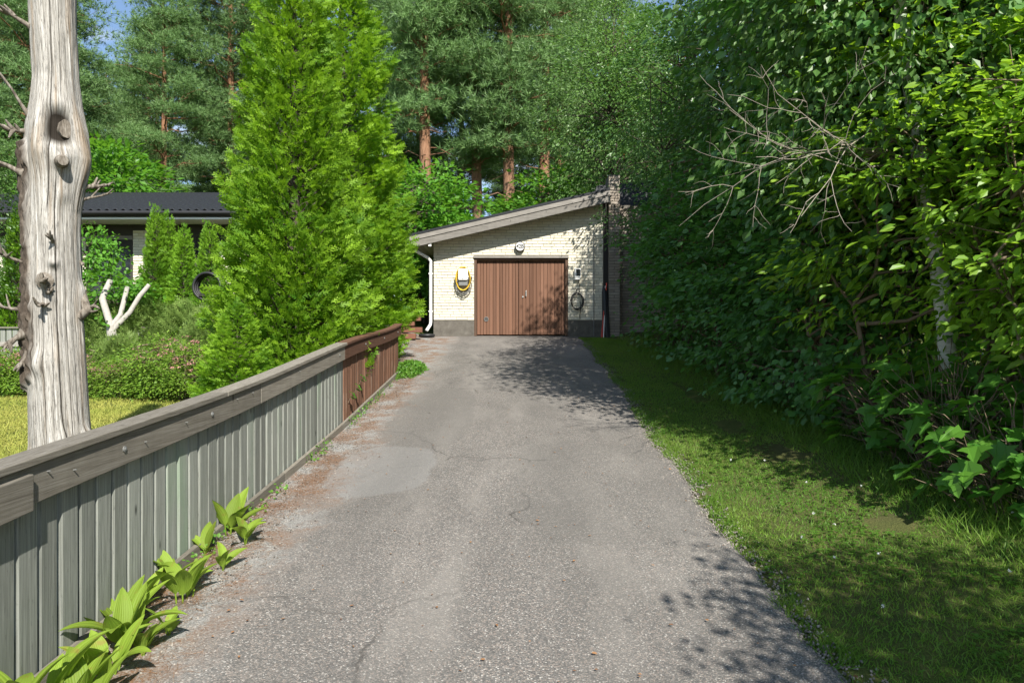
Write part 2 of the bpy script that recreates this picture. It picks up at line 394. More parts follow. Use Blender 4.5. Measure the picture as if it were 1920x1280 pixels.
# walls (mortar body), the front one carries its bricks
def wall_body(name, x0, x1, y0, y1, z0, topf, mat, parent):
    b = MB(); b.hexa([loc(x0, y0, z0), loc(x1, y0, z0), loc(x1, y1, z0), loc(x0, y1, z0), loc(x0, y0, topf(x0)), loc(x1, y0, topf(x1)), loc(x1, y1, topf(x1)), loc(x0, y1, topf(x0))])
    return b.build(name, mat, parent)
und = lambda x: roof_top(x) - .16
fw = MB()
for (xa, xb, z0, zt) in ((WL, DX0, PL, None), (DX1, WR, PL, None), (DX0, DX1, DT, None)):
    fw.hexa([loc(xa, GY + .006, z0), loc(xb, GY + .006, z0), loc(xb, GY + .15, z0), loc(xa, GY + .15, z0), loc(xa, GY + .006, und(xa)), loc(xb, GY + .006, und(xb)), loc(xb, GY + .15, und(xb)), loc(xa, GY + .15, und(xa))])
front = fw.build('front_wall', MAT['mortar_cream'], garage)
wall_body('side_wall', WL + .004, WL + .15, GY + .151, GY + 8, BASE, und, MAT['brick_cream'], garage)
wall_body('side_wall', WR - .15, WR - .004, GY + .151, GY + 8, BASE, und, MAT['brick_cream'], garage)
wall_body('back_wall', WL + .151, WR - .151, GY + 7.85, GY + 7.99, BASE, und, MAT['brick_cream'], garage)
# one brick mesh, shared
def brick_mesh(name, l, h, d, mat, bev=.004):
    x, z = l / 2, h / 2; b = bev
    v = [(-x + b, 0, -z + b), (x - b, 0, -z + b), (x - b, 0, z - b), (-x + b, 0, z - b), (-x, b, -z), (x, b, -z), (x, b, z), (-x, b, z), (-x, d, -z), (x, d, -z), (x, d, z), (-x, d, z)]
    f = [(0, 1, 2, 3), (4, 5, 1, 0), (5, 6, 2, 1), (6, 7, 3, 2), (7, 4, 0, 3), (8, 9, 5, 4), (9, 10, 6, 5), (10, 11, 7, 6), (11, 8, 4, 7)]
    me = bpy.data.meshes.new(name); me.from_pydata(v, [], f); me.materials.append(mat); return me
bm_c = brick_mesh('brick', .286, .0635, .05, MAT['brick_cream'])
rb = random.Random(5); bricks = []
z = PL + .0375; row = 0
offs = [0, .15, .075, .225, .10, .19]
while z < 5.6:
    x = WL - offs[row % 6]
    while x < WR:
        xa, xb = max(x, WL), min(x + .30, WR); x += .30
        segs = [(xa, xb)]
        if z < DT + .02 and not (xb <= DX0 or xa >= DX1):
            segs = [(xa, min(xb, DX0)), (max(xa, DX1), xb)]
        for (a, b_) in segs:
            if b_ - a < .05: continue
            if z + .032 > und(a) : continue
            bricks.append((a, b_, z))
    z += .075; row += 1
bricks.sort(key=lambda q: -(q[1] - q[0]))
for i, (a, b_, z) in enumerate(bricks[:300]):
    put('brick', bm_c, None, front, loc((a + b_) / 2, GY - .012 - rb.random() * .004, z), (rb.uniform(-.006, .006), rb.uniform(-.004, .004), rb.uniform(-.006, .006)), ((b_ - a - .014) / .286, 1, 1))
if len(bricks) > 300:
    b = MB()
    for (a, b_, z) in bricks[300:]: b.box(loc((a + b_) / 2, GY + .008, z), (b_ - a - .014, .042, .0635))
    q = b.build('cut_bricks', MAT['brick_cream'], front); q['kind'] = 'stuff'
# plinth
b = MB(); b.box(loc((WL + DX0) / 2 - .0, GY + .06, (BASE + PL) / 2 - .004), (DX0 - WL - .0, .14, PL - BASE - .008)); b.build('plinth', MAT['plinth'], garage)
b = MB(); b.box(loc((WR + DX1) / 2, GY + .06, (BASE + PL) / 2 - .004), (WR - DX1, .14, PL - BASE - .008)); b.build('plinth', MAT['plinth'], garage)
b = MB(); b.box(loc((DX0 + DX1) / 2, GY + .25, 1.86), (DX1 - DX0 - .01, .5, .16)); b.build('threshold', MAT['plinth'], garage)
# doors: frame, two leaves of boards
b = MB()
b.box(loc(DX0 + .035, GY + .06, (DT + 1.95) / 2), (.066, .13, DT - 1.95)); b.box(loc(DX1 - .035, GY + .06, (DT + 1.95) / 2), (.066, .13, DT - 1.95))
b.box(loc((DX0 + DX1) / 2, GY + .06, DT - .055), (DX1 - DX0 - .14, .13, .10)); b.build('door_frame', MAT['door_frame'], garage)
b = MB(); b.box(loc((DX0 + DX1) / 2, GY - .03, DT - .025), (DX1 - DX0 + .03, .045, .06)); b.build('head_trim', MAT['fascia'], garage)
dx0, dx1 = DX0 + .072, DX1 - .072; mid_ = gx(972.5)
LZ = DT - .115
for li, (a, c_) in enumerate(((dx0, mid_ - .004), (mid_ + .004, dx1))):
    lf = MB(); lf.box(loc((a + c_) / 2, GY + .115, (LZ + DB) / 2), (c_ - a - .012, .03, LZ - DB - .03))
    leaf = lf.build('door_leaf', MAT['door_frame'], garage)
    n = 13; w = (c_ - a) / n
    bb = MB(); e = .006
    bb.add([(-w / 2 + .0015, .012, -.5), (-w / 2 + e + .002, 0, -.5), (w / 2 - e - .002, 0, -.5), (w / 2 - .0015, .012, -.5), (-w / 2 + .0015, .012, .5), (-w / 2 + e + .002, 0, .5), (w / 2 - e - .002, 0, .5), (w / 2 - .0015, .012, .5)],
           [(0, 1, 5, 4), (1, 2, 6, 5), (2, 3, 7, 6), (4, 5, 6, 7), (3, 2, 1, 0)])
    bme = bb.mesh('board')
    for i in range(n):
        put('board', bme, MAT['door'], leaf, loc(a + w * (i + .5), GY + .082 + rb.random() * .003, (LZ + DB) / 2 + rb.uniform(-.004, .004)), scale=(1, 1, LZ - DB))
b = MB(); hx, hz = gx(986.5), gzz(550)
b.box(loc(hx, GY + .045, hz), (.022, .02, .15)); b.box(loc(hx, GY + .066, hz + .06), (.02, .03, .02)); b.box(loc(hx, GY + .066, hz - .06), (.02, .03, .02)); b.build('handle', MAT['steel'], garage, .004)
b = MB(); b.disc(loc(gx(980.5), GY + .08, gzz(556)), (0, -1, 0), .022, .02, 16); b.build('lock_cylinder', MAT['steel'], garage)
b = MB(); vx, vz = gx(911.5), gzz(598)
for r0, r1 in ((.062, .05),):
    b.tube([loc(vx + .056 * math.cos(t), GY + .074, vz + .056 * math.sin(t)) for t in np.linspace(0, 2 * math.pi, 25)], .008, 6, False)
for k in range(-3, 4): b.box(loc(vx, GY + .077, vz + k * .014), (2 * math.sqrt(.055 ** 2 - (k * .014) ** 2), .006, .007), Matrix.Rotation(.5, 3, 'X'))
b.build('vent_grille', MAT['galv'], garage)
# roof: sheet, two fascia boards, eave soffit boards, gutter
sheet(ROOF_L - .03, ROOF_R, FY - .03, GY + 8.2, .03, -.03, 'roof', MAT['roof_black'])
sheet(ROOF_L, ROOF_R, FY + .03, GY + 8.1, -.034, -.155, 'roof_deck', MAT['dark_void'])
sheet(ROOF_L, ROOF_R, FY - .018, FY + .028, -.034, -.15, 'upper_fascia', MAT['fascia'])
sheet(ROOF_L + .03, ROOF_R, FY + .002, FY + .027, -.152, -.33, 'lower_fascia', MAT['fascia'])
sheet(ROOF_L + .0, ROOF_L + .03, FY + .03, GY + 8.1, -.157, -.30, 'eave_fascia', MAT['fascia_y'] if 'fascia_y' in MAT else MAT['fence_rail'])
for k in range(6):
    xa = ROOF_L + .034 + k * .088; sheet(xa, xa + .082, FY + .03, GY + 8, -.158, -.182, 'soffit_board', MAT['soffit'])
for k in range(4):
    ya = FY + .03 + k * .115; sheet(WL + .02, ROOF_R - .02, ya, ya + .107, -.158, -.182, 'soffit_board', MAT['soffit'])
b = MB(); b.box(loc(WL - .045, GY - .44, roof_top(WL) - .30), (.075, .06, .22)); b.build('rafter_end', MAT['white_paint'], garage)
b = MB(); gp = []
for t in np.linspace(math.pi, 2 * math.pi, 9): gp.append((ROOF_L - .06 + .06 * math.cos(t), roof_top(ROOF_L) - .06 + .06 * math.sin(t)))
gv = []
for y in (FY - .02, GY + 8.1):
    gv += [loc(x, y, z) for x, z in gp]
b.add(gv, [(i, i + 1, i + 10, i + 9) for i in range(8)], True); b.add(gv[:9], [tuple(range(9))])
g = b.build('gutter', MAT['black'], garage); so = g.modifiers.new('solid', 'SOLIDIFY'); so.thickness = .004
b = MB(); ez = roof_top(ROOF_L) - .12; X = WL - .07
b.tube([loc(ROOF_L - .06, GY - .28, ez), loc(ROOF_L - .06, GY - .28, ez - .09), loc(ROOF_L - .02, GY - .25, ez - .17), loc(X - .06, GY - .12, ez - .42), loc(X, GY - .07, ez - .50), loc(X, GY - .06, ez - .62), loc(X, GY - .06, 2.32), loc(X - .01, GY - .07, 2.24), loc(X - .10, GY - .17, 2.08)], .042, 14)
b.build('downspout', MAT['white_paint'], garage)
b = MB()
for z in (3.6, 2.6): b.box(loc(X, GY - .03, z), (.11, .10, .03))
b.build('pipe_bracket', MAT['white_paint'], garage)
# dark downpipe board by the pillar
b = MB(); b.box(loc(gx(1135.5), GY - .02, (1.9 + und(2.45)) / 2), (.12, .07, und(2.45) - 1.9)); b.build('dark_corner_board', MAT['dark_void'], garage)
b = MB(); b.tube([loc(gx(1113), GY - .05, 1.93), loc(gx(1113), GY - .05, gzz(432))], .011, 8)
for z in (2.6, 3.6): b.box(loc(gx(1113), GY - .035, z), (.04, .03, .02))
b.build('conduit_pipe', MAT['galv'], garage)

# splash pot under the downspout
b = MB(); cx, cy_ = gx(803), GY - .3; z0 = gz(cx, cy_) + .006
pr = [(.12, 0), (.19, .01), (.215, .05), (.21, .085), (.17, .10), (.15, .085), (.12, .05), (.02, .045)]
vv = []; n = 28
for (r, z) in pr:
    for k in range(n): vv.append((r * math.cos(2 * math.pi * k / n), r * math.sin(2 * math.pi * k / n), z))
b.add(vv, [(i * n + k, i * n + (k + 1) % n, (i + 1) * n + (k + 1) % n, (i + 1) * n + k) for i in range(len(pr) - 1) for k in range(n)], True); b.add(vv[:n], [tuple(range(n))[::-1]]); b.add(vv[-n:], [tuple(range(n))])
tag(b.build('drain_bowl', MAT['black'], loc=(cx, cy_, z0)), 'black round drain bowl under the white downspout', 'drain bowl')

# house number lamp
sx_, sz_ = gx(975), gzz(463)
t = thing('house_number_lamp', 'round house number lamp 42B with dark rim above the garage doors', 'house number', (sx_, GY - .012, sz_)); t.scale = (1.12, 1.12, 1.12)
b = MB(); b.disc((0, 0, 0), (0, -1, 0), .118, .085, 36); b.build('housing', MAT['dark_cladding'], t, .006)
b = MB(); b.disc((0, -.0855, 0), (0, -1, 0), .098, .012, 36); b.build('face', MAT['white_plastic'], t, .004)
b = MB(); b.tube([(.106 * math.cos(a), -.088, .106 * math.sin(a)) for a in np.linspace(0, 2 * math.pi, 41)], .012, 8, False); b.build('rim', MAT['dark_cladding'], t)
tx = bpy.data.curves.new('number', 'FONT'); tx.body = '42B'; tx.size = .125; tx.align_x = 'CENTER'; tx.align_y = 'CENTER'; tx.extrude = .002; tx.offset = .003; tx.space_character = .92; tx.materials.append(MAT['black'])
to = bpy.data.objects.new('number_curve', tx); COL.objects.link(to); bpy.context.view_layer.update()
nm_ = bpy.data.meshes.new_from_object(to.evaluated_get(bpy.context.evaluated_depsgraph_get())); bpy.data.objects.remove(to)
put('number', nm_, MAT['black'], t, (0, -.1005, 0), (math.pi / 2, 0, 0))

def cable(parent, name, mat, pts, r, closed=False):
    p = [Vector(q) for q in pts]; n = len(p); out = []
    for i in range(n if closed else n - 1):
        a, b_, c, d = (p[(i - 1) % n], p[i], p[(i + 1) % n], p[(i + 2) % n]) if closed else (p[max(i - 1, 0)], p[i], p[i + 1], p[min(i + 2, n - 1)])
        for u in (0, .25, .5, .75): out.append(.5 * (2 * b_ + (c - a) * u + (2 * a - 5 * b_ + 4 * c - d) * u * u + (3 * b_ - a - 3 * c + d) * u ** 3))
    out.append(p[0] if closed else p[-1])
    b = MB(); b.tube(out, r, 7, not closed); return b.build(name, mat, parent)
def loop(parent, name, mat, cx, cz, rx, rz, y, r, wob, k, tilt=0):
    rr_ = random.Random(k); pts = []
    for i in range(12):
        a = 2 * math.pi * i / 12 + tilt
        q = 1 + rr_.uniform(-wob, wob); pts.append((cx + rx * q * math.cos(a), y + rr_.uniform(-.015, .015), cz + rz * q * math.sin(a)))
    return cable(parent, name, mat, pts, r, True)
# charger left of the doors
t = thing('car_charger', 'white wall charger wound with yellow cable left of the garage doors', 'charger', (gx(869), GY - .012, gzz(522))); t.scale = (1.2, 1.2, 1.2)
b = MB(); b.box((0, -.09, .07), (.215, .17, .255)); b.build('cover', MAT['white_plastic'], t, .03)
b = MB(); b.box((0, -.065, -.112), (.205, .125, .13)); b.build('lower_body', MAT['grey_plastic'], t, .02)
b = MB(); b.disc((0, -.176, -.02), (0, -1, 0), .012, .004, 14); b.build('status_button', MAT['grey_plastic'], t)
for k in range(5): loop(t, 'yellow_cable', MAT['yellow'], .0, -.03 + .004 * k, .138 + .006 * k, .225 + .008 * k, -.05 - .02 * k, .010, .02, k)
for k in range(5): loop(t, 'grey_loop', MAT['grey_cable'], .004 * k, -.12 - .012 * k, .15 + .006 * k, .17 + .025 * (k % 3), -.05 - .015 * k, .006, .05, 20 + k)
b = MB(); b.box((.175, -.06, .0), (.035, .06, .07)); b.build('plug', MAT['black'], t, .008)
# socket box with a hanging cable right of the doors
t = thing('socket_box', 'white socket box with clear flap and hanging black cable right of the doors', 'socket box', (gx(1082.5), GY - .012, gzz(513)))
b = MB(); b.box((0, -.055, 0), (.165, .11, .255)); b.build('box_body', MAT['white_plastic'], t, .012)
b = MB(); b.box((.012, -.116, .02), (.105, .012, .175)); b.build('flap', MAT['glass'], t, .004)
b = MB(); b.box((-.005, -.055, -.15), (.15, .10, .04)); b.build('socket_hood', MAT['white_plastic'], t, .01)
cable(t, 'cable', MAT['black'], [(.02, -.05, -.16), (.035, -.07, -.26), (.06, -.06, -.36), (.05, -.06, -.48), (.0, -.06, -.56)], .009)
b = MB(); b.box((.0, -.04, -.40), (.03, .08, .025)); b.build('hook', MAT['galv'], t)
for k in range(4): loop(t, 'cable_loop', MAT['black'], .005 * k - .02, -.72 - .012 * k, .150 + .014 * (k % 3), .205 + .016 * (k % 2), -.04 - .02 * k, .0085, .05, 40 + k, k * .3)
cable(t, 'cable_tail', MAT['black'], [(-.02, -.06, -.42), (-.05, -.07, -.52), (-.03, -.05, -.62)], .009)
cable(t, 'cable_tail', MAT['black'], [(.07, -.05, -.75), (.085, -.05, -.95), (.06, -.05, -1.12), (.07, -.06, -1.2)], .009)

# red and white marker poles and a black bag leaning in the corner
for i, (x0, x1, mt, lb) in enumerate(((1123.5, 1136.5, 'red', 'tall red snow pole leaning in the corner by the brown pillar'), (1127.5, 1134.5, 'white_paint', 'shorter white pole leaning next to the red pole'), (1126, 1133.0, 'red', 'shorter red pole leaning beside the white pole'))):
    y0 = GY - .42; z0 = gz(gx(x0), y0) - .01; b = MB(); tall = (.0, -.08, -.16)[i]
    b.tube([(gx(x0), y0, z0), (gx(x1) + .0, GY - .08, gzz(531) + tall)], .016, 8)
    po = tag(b.build('snow_pole', MAT[mt]), lb, 'pole')
b = MB(); z0 = gz(2.4, GY - .3)
b.tube([(2.50, GY - .26, z0), (2.48, GY - .25, z0 + .1), (2.46, GY - .2, z0 + .7), (2.44, GY - .16, z0 + 1.2), (2.42, GY - .14, z0 + 1.36)], [.09, .10, .085, .07, .02], 12)
tag(b.build('ski_bag', MAT['black']), 'long black bag standing upright behind the leaning poles', 'bag')

# timber terrace steps left of the garage
t = thing('timber_steps', 'low brown timber steps between the fence end and the garage', 'steps', (-3.1, 17.6, 0))
for k, (yk, zk) in enumerate(((17.05, 1.93), (17.12, 2.09), (17.7, 2.27), (17.75, 2.40))):
    b = MB(); b.box((-.1 + .15 * (k % 2), yk - 17.6, zk), (1.6 - .25 * (k // 2), .14, .13)); b.build('timber', MAT['timber'], t, .008)

# ------------------------------------------------------------------ house wing to the right of the garage, brown brick
wing = thing('brown_brick_house', 'brown brick house wing with chimney pillar half hidden by bushes', 'house', (3.5, GY, 0))
def wl(x, y, z): return (x - 3.5, y - GY, z)
PX0, PX1, PY = gx(1139.5), gx(1161), GY - .15
b = MB(); b.box(wl((PX0 + PX1) / 2, PY + .31, 3.95), (PX1 - PX0 - .012, .606, 4.5)); pil = b.build('chimney_pillar', MAT['mortar_brown'], wing)
b = MB(); b.box(wl((PX1 + 7) / 2, GY + .47, 3.6), (7 - PX1, .2, 3.8)); wal = b.build('wall', MAT['mortar_brown'], wing)
bm_b = brick_mesh('brick', .286, .0635, .05, MAT['brick_brown'])
z = 1.86; row = 0; count = 0
while z < 6.15:
    xx = PX0 - (.15 if row % 2 else 0)
    while xx < PX1:
        a, b_ = max(xx, PX0), min(xx + .30, PX1); xx += .30
        if b_ - a > .04: put('brick', bm_b, None, pil, wl((a + b_) / 2, PY - .008 - rb.random() * .008, z), (0, 0, rb.uniform(-.01, .01)), ((b_ - a - .014) / .286, 1, 1))
    z += .075; row += 1
z = 1.86; row = 0
bb = MB()
while z < 5.4:
    xx = PX1 - (.15 if row % 2 else 0)
    while xx < 5.2:
        a, b_ = max(xx, PX1), xx + .30; xx += .30
        if b_ - a > .04:
            if a < 3.6: put('brick', bm_b, None, wal, wl((a + b_) / 2, GY + .36 - rb.random() * .006, z), (0, 0, 0), ((b_ - a - .014) / .286, 1, 1))
            else: bb.box(wl((a + b_) / 2, GY + .372, z), (b_ - a - .014, .03, .0635))
    z += .075; row += 1
q = bb.build('hidden_bricks', MAT['brick_brown'], wal); q['kind'] = 'stuff'
b = MB(); b.hexa([wl(2.2, GY + 2.0, 5.3), wl(7, GY + 2.0, 5.3), wl(7, GY + 9, 5.3), wl(2.2, GY + 9, 5.3), wl(2.56, GY + 2.4, 6.5), wl(7, GY + 2.4, 6.9), wl(7, GY + 9, 6.9), wl(2.9, GY + 9, 6.9)]); b.build('roof', MAT['roof_black'], wing)
b = MB(); b.box(wl(4.8, GY + 4, 3.5), (4.4, 5, 4.2)); b.build('rear_wall', MAT['mortar_brown'], wing)

# ------------------------------------------------------------------ house behind the garden, left
HY = 17.6
house = thing('garden_house', 'low pale brick house with black corrugated roof behind the garden', 'house', (-10, HY, 0))
def hl(x, y, z): return (x + 10, y - HY, z)
EZ = CAMZ + (640 - 394) / F * HY; HX0, HX1 = -17.0, -4.6
# corrugated tile roof with steps
nx = 520; ny = 60
U, V_ = np.meshgrid(np.linspace(HX0, HX1, nx), np.linspace(0, 1, ny)); RL = 4.6; 
Zr = EZ + V_ * 1.42 + .028 * np.sin(U * 2 * np.pi / .21) + .018 * ((V_ * 13) % 1.0 < .12)
rf = surf_mesh('roof', np.stack([U + 10, V_ * RL - .0, Zr], -1))
roof = put('roof', rf, MAT['roof_black'], house); so = roof.modifiers.new('solid', 'SOLIDIFY'); so.thickness = .02; so.offset = -1
b = MB(); b.hexa([hl(HX0, HY + RL, EZ + 1.38), hl(HX1, HY + RL, EZ + 1.38), hl(HX1, HY + 9.2, EZ - .1), hl(HX0, HY + 9.2, EZ - .1), hl(HX0, HY + RL, EZ + 1.46), hl(HX1, HY + RL, EZ + 1.46), hl(HX1, HY + 9.2, EZ), hl(HX0, HY + 9.2, EZ)]); b.build('rear_roof', MAT['roof_black'], house)
b = MB(); b.box(hl((HX0 + HX1) / 2, HY + .05, EZ - .10), (HX1 - HX0, .03, .13)); b.build('eave_fascia', MAT['dark_cladding'], house)
b = MB(); b.tube([hl(HX0, HY - .03, EZ - .07), hl(HX1, HY - .03, EZ - .07)], .055, 10); b.build('gutter', MAT['black'], house)
b = MB(); b.box(hl((HX0 + HX1) / 2, HY + .46, EZ - .2), (HX1 - HX0, .8, .05)); b.build('soffit', MAT['white_paint'], house)
WY = HY + .9
b = MB(); b.box(hl((HX0 + HX1) / 2, WY + .1, EZ - .56), (HX1 - HX0 - .4, .14, .66)); b.build('dark_cladding', MAT['dark_cladding'], house)
b = MB(); b.box(hl((HX0 + HX1) / 2, WY + 4, (1.7 + EZ) / 2 - .2), (HX1 - HX0 - .5, 7.6, EZ - 2.1)); b.build('inner_wall', MAT['dark_void'], house)
hs_ = F / (WY)
def hx(px): return (px - 960) / hs_
def hzz(py): return CAMZ + (640 - py) / hs_
def brick_panel(x0, x1, z0, z1, big):
    w = MB(); w.box(hl((x0 + x1) / 2, WY + .06, (z0 + z1) / 2), (x1 - x0, .1, z1 - z0)); pn = w.build('brick_panel', MAT['mortar_cream'], house)
    z = z1 - .04; r = 0; bb = MB()
    while z > z0:
        xx = x0 - (.15 if r % 2 else 0)
        while xx < x1:
            a, b_ = max(xx, x0), min(xx + .3, x1); xx += .3
            if b_ - a > .04:
                if big and z > z1 - 1.9: put('brick', bm_c, None, pn, hl((a + b_) / 2, WY - .004, z), (0, 0, 0), ((b_ - a - .014) / .286, 1, 1))
                else: bb.box(hl((a + b_) / 2, WY + .012, z), (b_ - a - .014, .03, .0635))
        z -= .075; r += 1
    if bb.v: q = bb.build('hidden_bricks', MAT['brick_cream'], pn); q['kind'] = 'stuff'
CT = EZ - .89
brick_panel(hx(249), hx(276), 1.8, hzz(432), True)
brick_panel(hx(120), hx(161), 1.8, hzz(444), True)
brick_panel(hx(411), hx(470), 1.8, hzz(455), True)
brick_panel(hx(-80), hx(14), 1.8, hzz(444), False)
def window(x0, x1, z0, z1, mull=1):
    w = thing_part('window', house); 
    b = MB(); t = .06
    for (xa, xb, za, zb) in ((x0, x1, z1 - t, z1), (x0, x1, z0, z0 + t), (x0, x0 + t, z0 + t, z1 - t), (x1 - t, x1, z0 + t, z1 - t)): b.box(hl((xa + xb) / 2, WY + .04, (za + zb) / 2), (xb - xa, .07, zb - za))
    for k in range(1, mull + 1):
        xm = x0 + (x1 - x0) * k / (mull + 1); b.box(hl(xm, WY + .042, (z0 + z1) / 2), (t, .06, z1 - z0 - 2 * t))
    fr = b.build('window', MAT['dark_cladding'], house)
    for k in range(mull + 1):
        xa = x0 + (x1 - x0) * k / (mull + 1) + t / 2; xb = x0 + (x1 - x0) * (k + 1) / (mull + 1) - t / 2
        g = MB(); g.box(hl((xa + xb) / 2, WY + .06, (z0 + z1) / 2), (xb - xa, .012, z1 - z0 - t)); g.build('pane', MAT['glass'], fr)
def thing_part(*a): return None
window(hx(161) + .01, hx(249) - .01, hzz(560), hzz(450), 1)
window(hx(276) + .01, hx(411) - .01, hzz(560), hzz(440), 2)
window(hx(14) + .01, hx(120) - .01, hzz(560), hzz(450), 1)
b = MB(); b.box(hl((hx(161) + hx(249)) / 2, WY + .0, hzz(446)), (hx(249) - hx(161), .06, .10)); b.build('lintel', MAT['fascia'], house)
# ------------------------------------------------------------------ driveway fence
FX = -2.12
def fxx(y): return FX - .10 * sstep(9.5, 12.8, y) * 0 + .0
def ftop(y):                                   # top of the cap, following the ground
    return float(np.interp(y, _d, _G)) + 1.045 - .10 * float(sstep(8, 12.6, y)) + .02 * math.sin(y * .9)
fence = thing('driveway_fence', 'long board fence beside the driveway, weathered grey with a brown end', 'fence', (FX, 7, gz(FX, 7)))
fo = fence.location.copy()
def fl(x, y, z): return (x - fo.x, y - fo.y, z - fo.z)
pw, th = .118, .028
b = MB(); c_ = .005
b.add([(0, -pw / 2, -.5), (th - c_, -pw / 2, -.5), (th, -pw / 2 + c_, -.5), (th, pw / 2 - c_, -.5), (th - c_, pw / 2, -.5), (0, pw / 2, -.5),
       (0, -pw / 2, .5), (th - c_, -pw / 2, .5), (th, -pw / 2 + c_, .5), (th, pw / 2 - c_, .5), (th - c_, pw / 2, .5), (0, pw / 2, .5)],
      [(0, 1, 7, 6), (1, 2, 8, 7), (2, 3, 9, 8), (3, 4, 10, 9), (4, 5, 11, 10), (5, 0, 6, 11), (5, 4, 3, 2, 1, 0), (6, 7, 8, 9, 10, 11)])
pm_g = b.mesh('plank'); pm_g.materials.append(MAT['fence_grey']); pm_b = pm_g.copy(); pm_b.materials.clear(); pm_b.materials.append(MAT['fence_brown'])
rf_ = random.Random(21); y = 1.42; YB, YE = 8.46, 12.62; k = 0
while y < YE:
    brown = y > YB
    z1 = ftop(y) - .05; z0 = gz(FX, y) + .055
    put('plank', pm_b if brown else pm_g, None, fence, fl(FX - .011 + rf_.uniform(-.003, .004), y, (z0 + z1) / 2), (rf_.uniform(-.004, .004), 0, rf_.uniform(-.03, .03)), (1, 1 + rf_.uniform(-.05, .04), z1 - z0))
    y += .1405 if not brown else .132; k += 1
def run(name, ya, yb, xo0, xo1, t0, t1, mat, bev=.004, n=None):   # a board following the fence top between ya and yb
    n = n or max(2, int((yb - ya) / .35)); b = MB(); v = []
    for yy_ in np.linspace(ya, yb, n + 1):
        z = ftop(yy_)
        v += [fl(FX + xo0, yy_, z + t0), fl(FX + xo1, yy_, z + t0), fl(FX + xo1, yy_, z + t1), fl(FX + xo0, yy_, z + t1)]
    f = [(0, 1, 2, 3)[::-1], tuple(4 * n + i for i in (0, 1, 2, 3))]
    for i in range(n):
        for e in range(4): f.append((4 * i + e, 4 * i + (e + 1) % 4, 4 * i + 4 + (e + 1) % 4, 4 * i + 4 + e))
    f = [q[::-1] for q in f]
    b.add(v, f); return b.build(name, mat, fence, bev)
for (a, c_, mt) in ((1.2, 4.9, 'fence_rail'), (4.905, YB, 'fence_rail'), (YB + .005, YE + .06, 'fence_brown_rail')):
    run('cap_board', a, c_, -.058, .082, -.034, 0, MAT[mt])
for (a, c_, mt) in ((2.0, 5.6, 'fence_rail'), (5.604, YB - .05, 'fence_rail'), (YB - .046, YE + .05, 'fence_brown_rail')):
    run('rail', a, c_, .0215, .064, -.205, -.038, MAT[mt])
run('rail', 1.2, 2.9, .0655, .09, -.222, -.065, MAT['fence_rail'])
for (a, c_, mt) in ((1.2, 5.6, 'fence_rail'), (5.604, YB, 'fence_rail'), (YB + .004, YE, 'fence_brown_rail')):
    run('back_rail', a, c_, -.045, -.006, -.20, -.10, MAT[mt]); run('back_rail', a, c_, -.045, -.006, -.85, -.75, MAT[mt])
for ya, yb in ((1.4, 3.55), (3.56, 6.2), (6.21, 8.9), (8.91, YE + .05)):
    n = 8; b = MB()
    for i in range(n):
        y0, y1 = ya + (yb - ya) * i / n, ya + (yb - ya) * (i + 1) / n - (0 if i < n - 1 else .0)
        z0, z1 = gz(FX, y0), gz(FX, y1)
        b.hexa([fl(FX + .028, y0, z0 - .06), fl(FX + .064, y0, z0 - .06), fl(FX + .064, y1, z1 - .06), fl(FX + .028, y1, z1 - .06), fl(FX + .028, y0, z0 + .085), fl(FX + .064, y0, z0 + .085), fl(FX + .064, y1, z1 + .085), fl(FX + .028, y1, z1 + .085)])
    b.build('base_board', MAT['fence_rail'], fence)
for y in (1.5, 3.3, 4.6, 6.4, 8.3, 10.2, 12.4):
    b = MB(); b.box(fl(FX - .09, y, (gz(FX, y) + ftop(y) - .04) / 2 - .1), (.085, .085, ftop(y) - .04 - gz(FX, y) + .2)); b.build('post', MAT['fence_rail'], fence)
b = MB(); b.disc((0, 0, 0), (1, 0, 0), .016, .006, 14); b.disc((.006, 0, 0), (1, 0, 0), .011, .004, 14, .006); bolt = b.mesh('bolt')
for y in (3.62, 4.68, 8.15, 9.6, 11.0, 12.3): put('bolt', bolt, MAT['galv'], fence, fl(FX + .064, y, ftop(y) - .12))
b = MB(); b.disc((0, 0, 0), (1, 0, .15), .0035, .016, 6); nail = b.mesh('nail')
for y in (3.02, 3.2, 3.82, 4.3, 5.1, 5.4, 6.6): put('nail', nail, MAT['galv'], fence, fl(FX + .063, y, ftop(y) - .085 - .02 * (int(y * 10) % 3)))

# ------------------------------------------------------------------ garden fence behind the flower bushes
BY = 14.15
gf = thing('garden_fence', 'low grey picket fence behind the flowering bushes by the lawn', 'fence', (-8.5, BY, gz(-8.5, BY)))
go_ = gf.location.copy()
b = MB(); b.box((0, 0, 0), (.10, .02, 1)); pk = b.mesh('picket'); pk.materials.append(MAT['fence_grey'])
x = -14.2; TZ = CAMZ + (640 - 616) / F * BY
while x < -3.4:
    tz = TZ + (x + 10) * .0 + rf_.uniform(-.008, .008); z0 = gz(x, BY) - .05
    put('picket', pk, None, gf, (x - go_.x, rf_.uniform(-.004, .004), (tz + z0) / 2 - go_.z), (0, rf_.uniform(-.012, .012), 0), (1, 1, tz - z0))
    x += .126
for zz in (TZ - .32, TZ - .75):
    b = MB(); b.box((-8.8 - go_.x, -.03, zz - go_.z), (11, .035, .10)); b.build('rail', MAT['fascia'], gf)
b = MB(); b.box((-8.8 - go_.x, 0, TZ + .022 - go_.z), (11, .11, .03)); b.build('cap_board', MAT['fence_rail'], gf)
for xp in (-13.5, -11.4, -9.3, -7.2, -5.1):
    b = MB(); z0 = gz(xp, BY) - .2; b.box((xp - go_.x, .07, (z0 + TZ) / 2 - go_.z), (.09, .09, TZ - z0)); b.build('post', MAT['fascia'], gf)

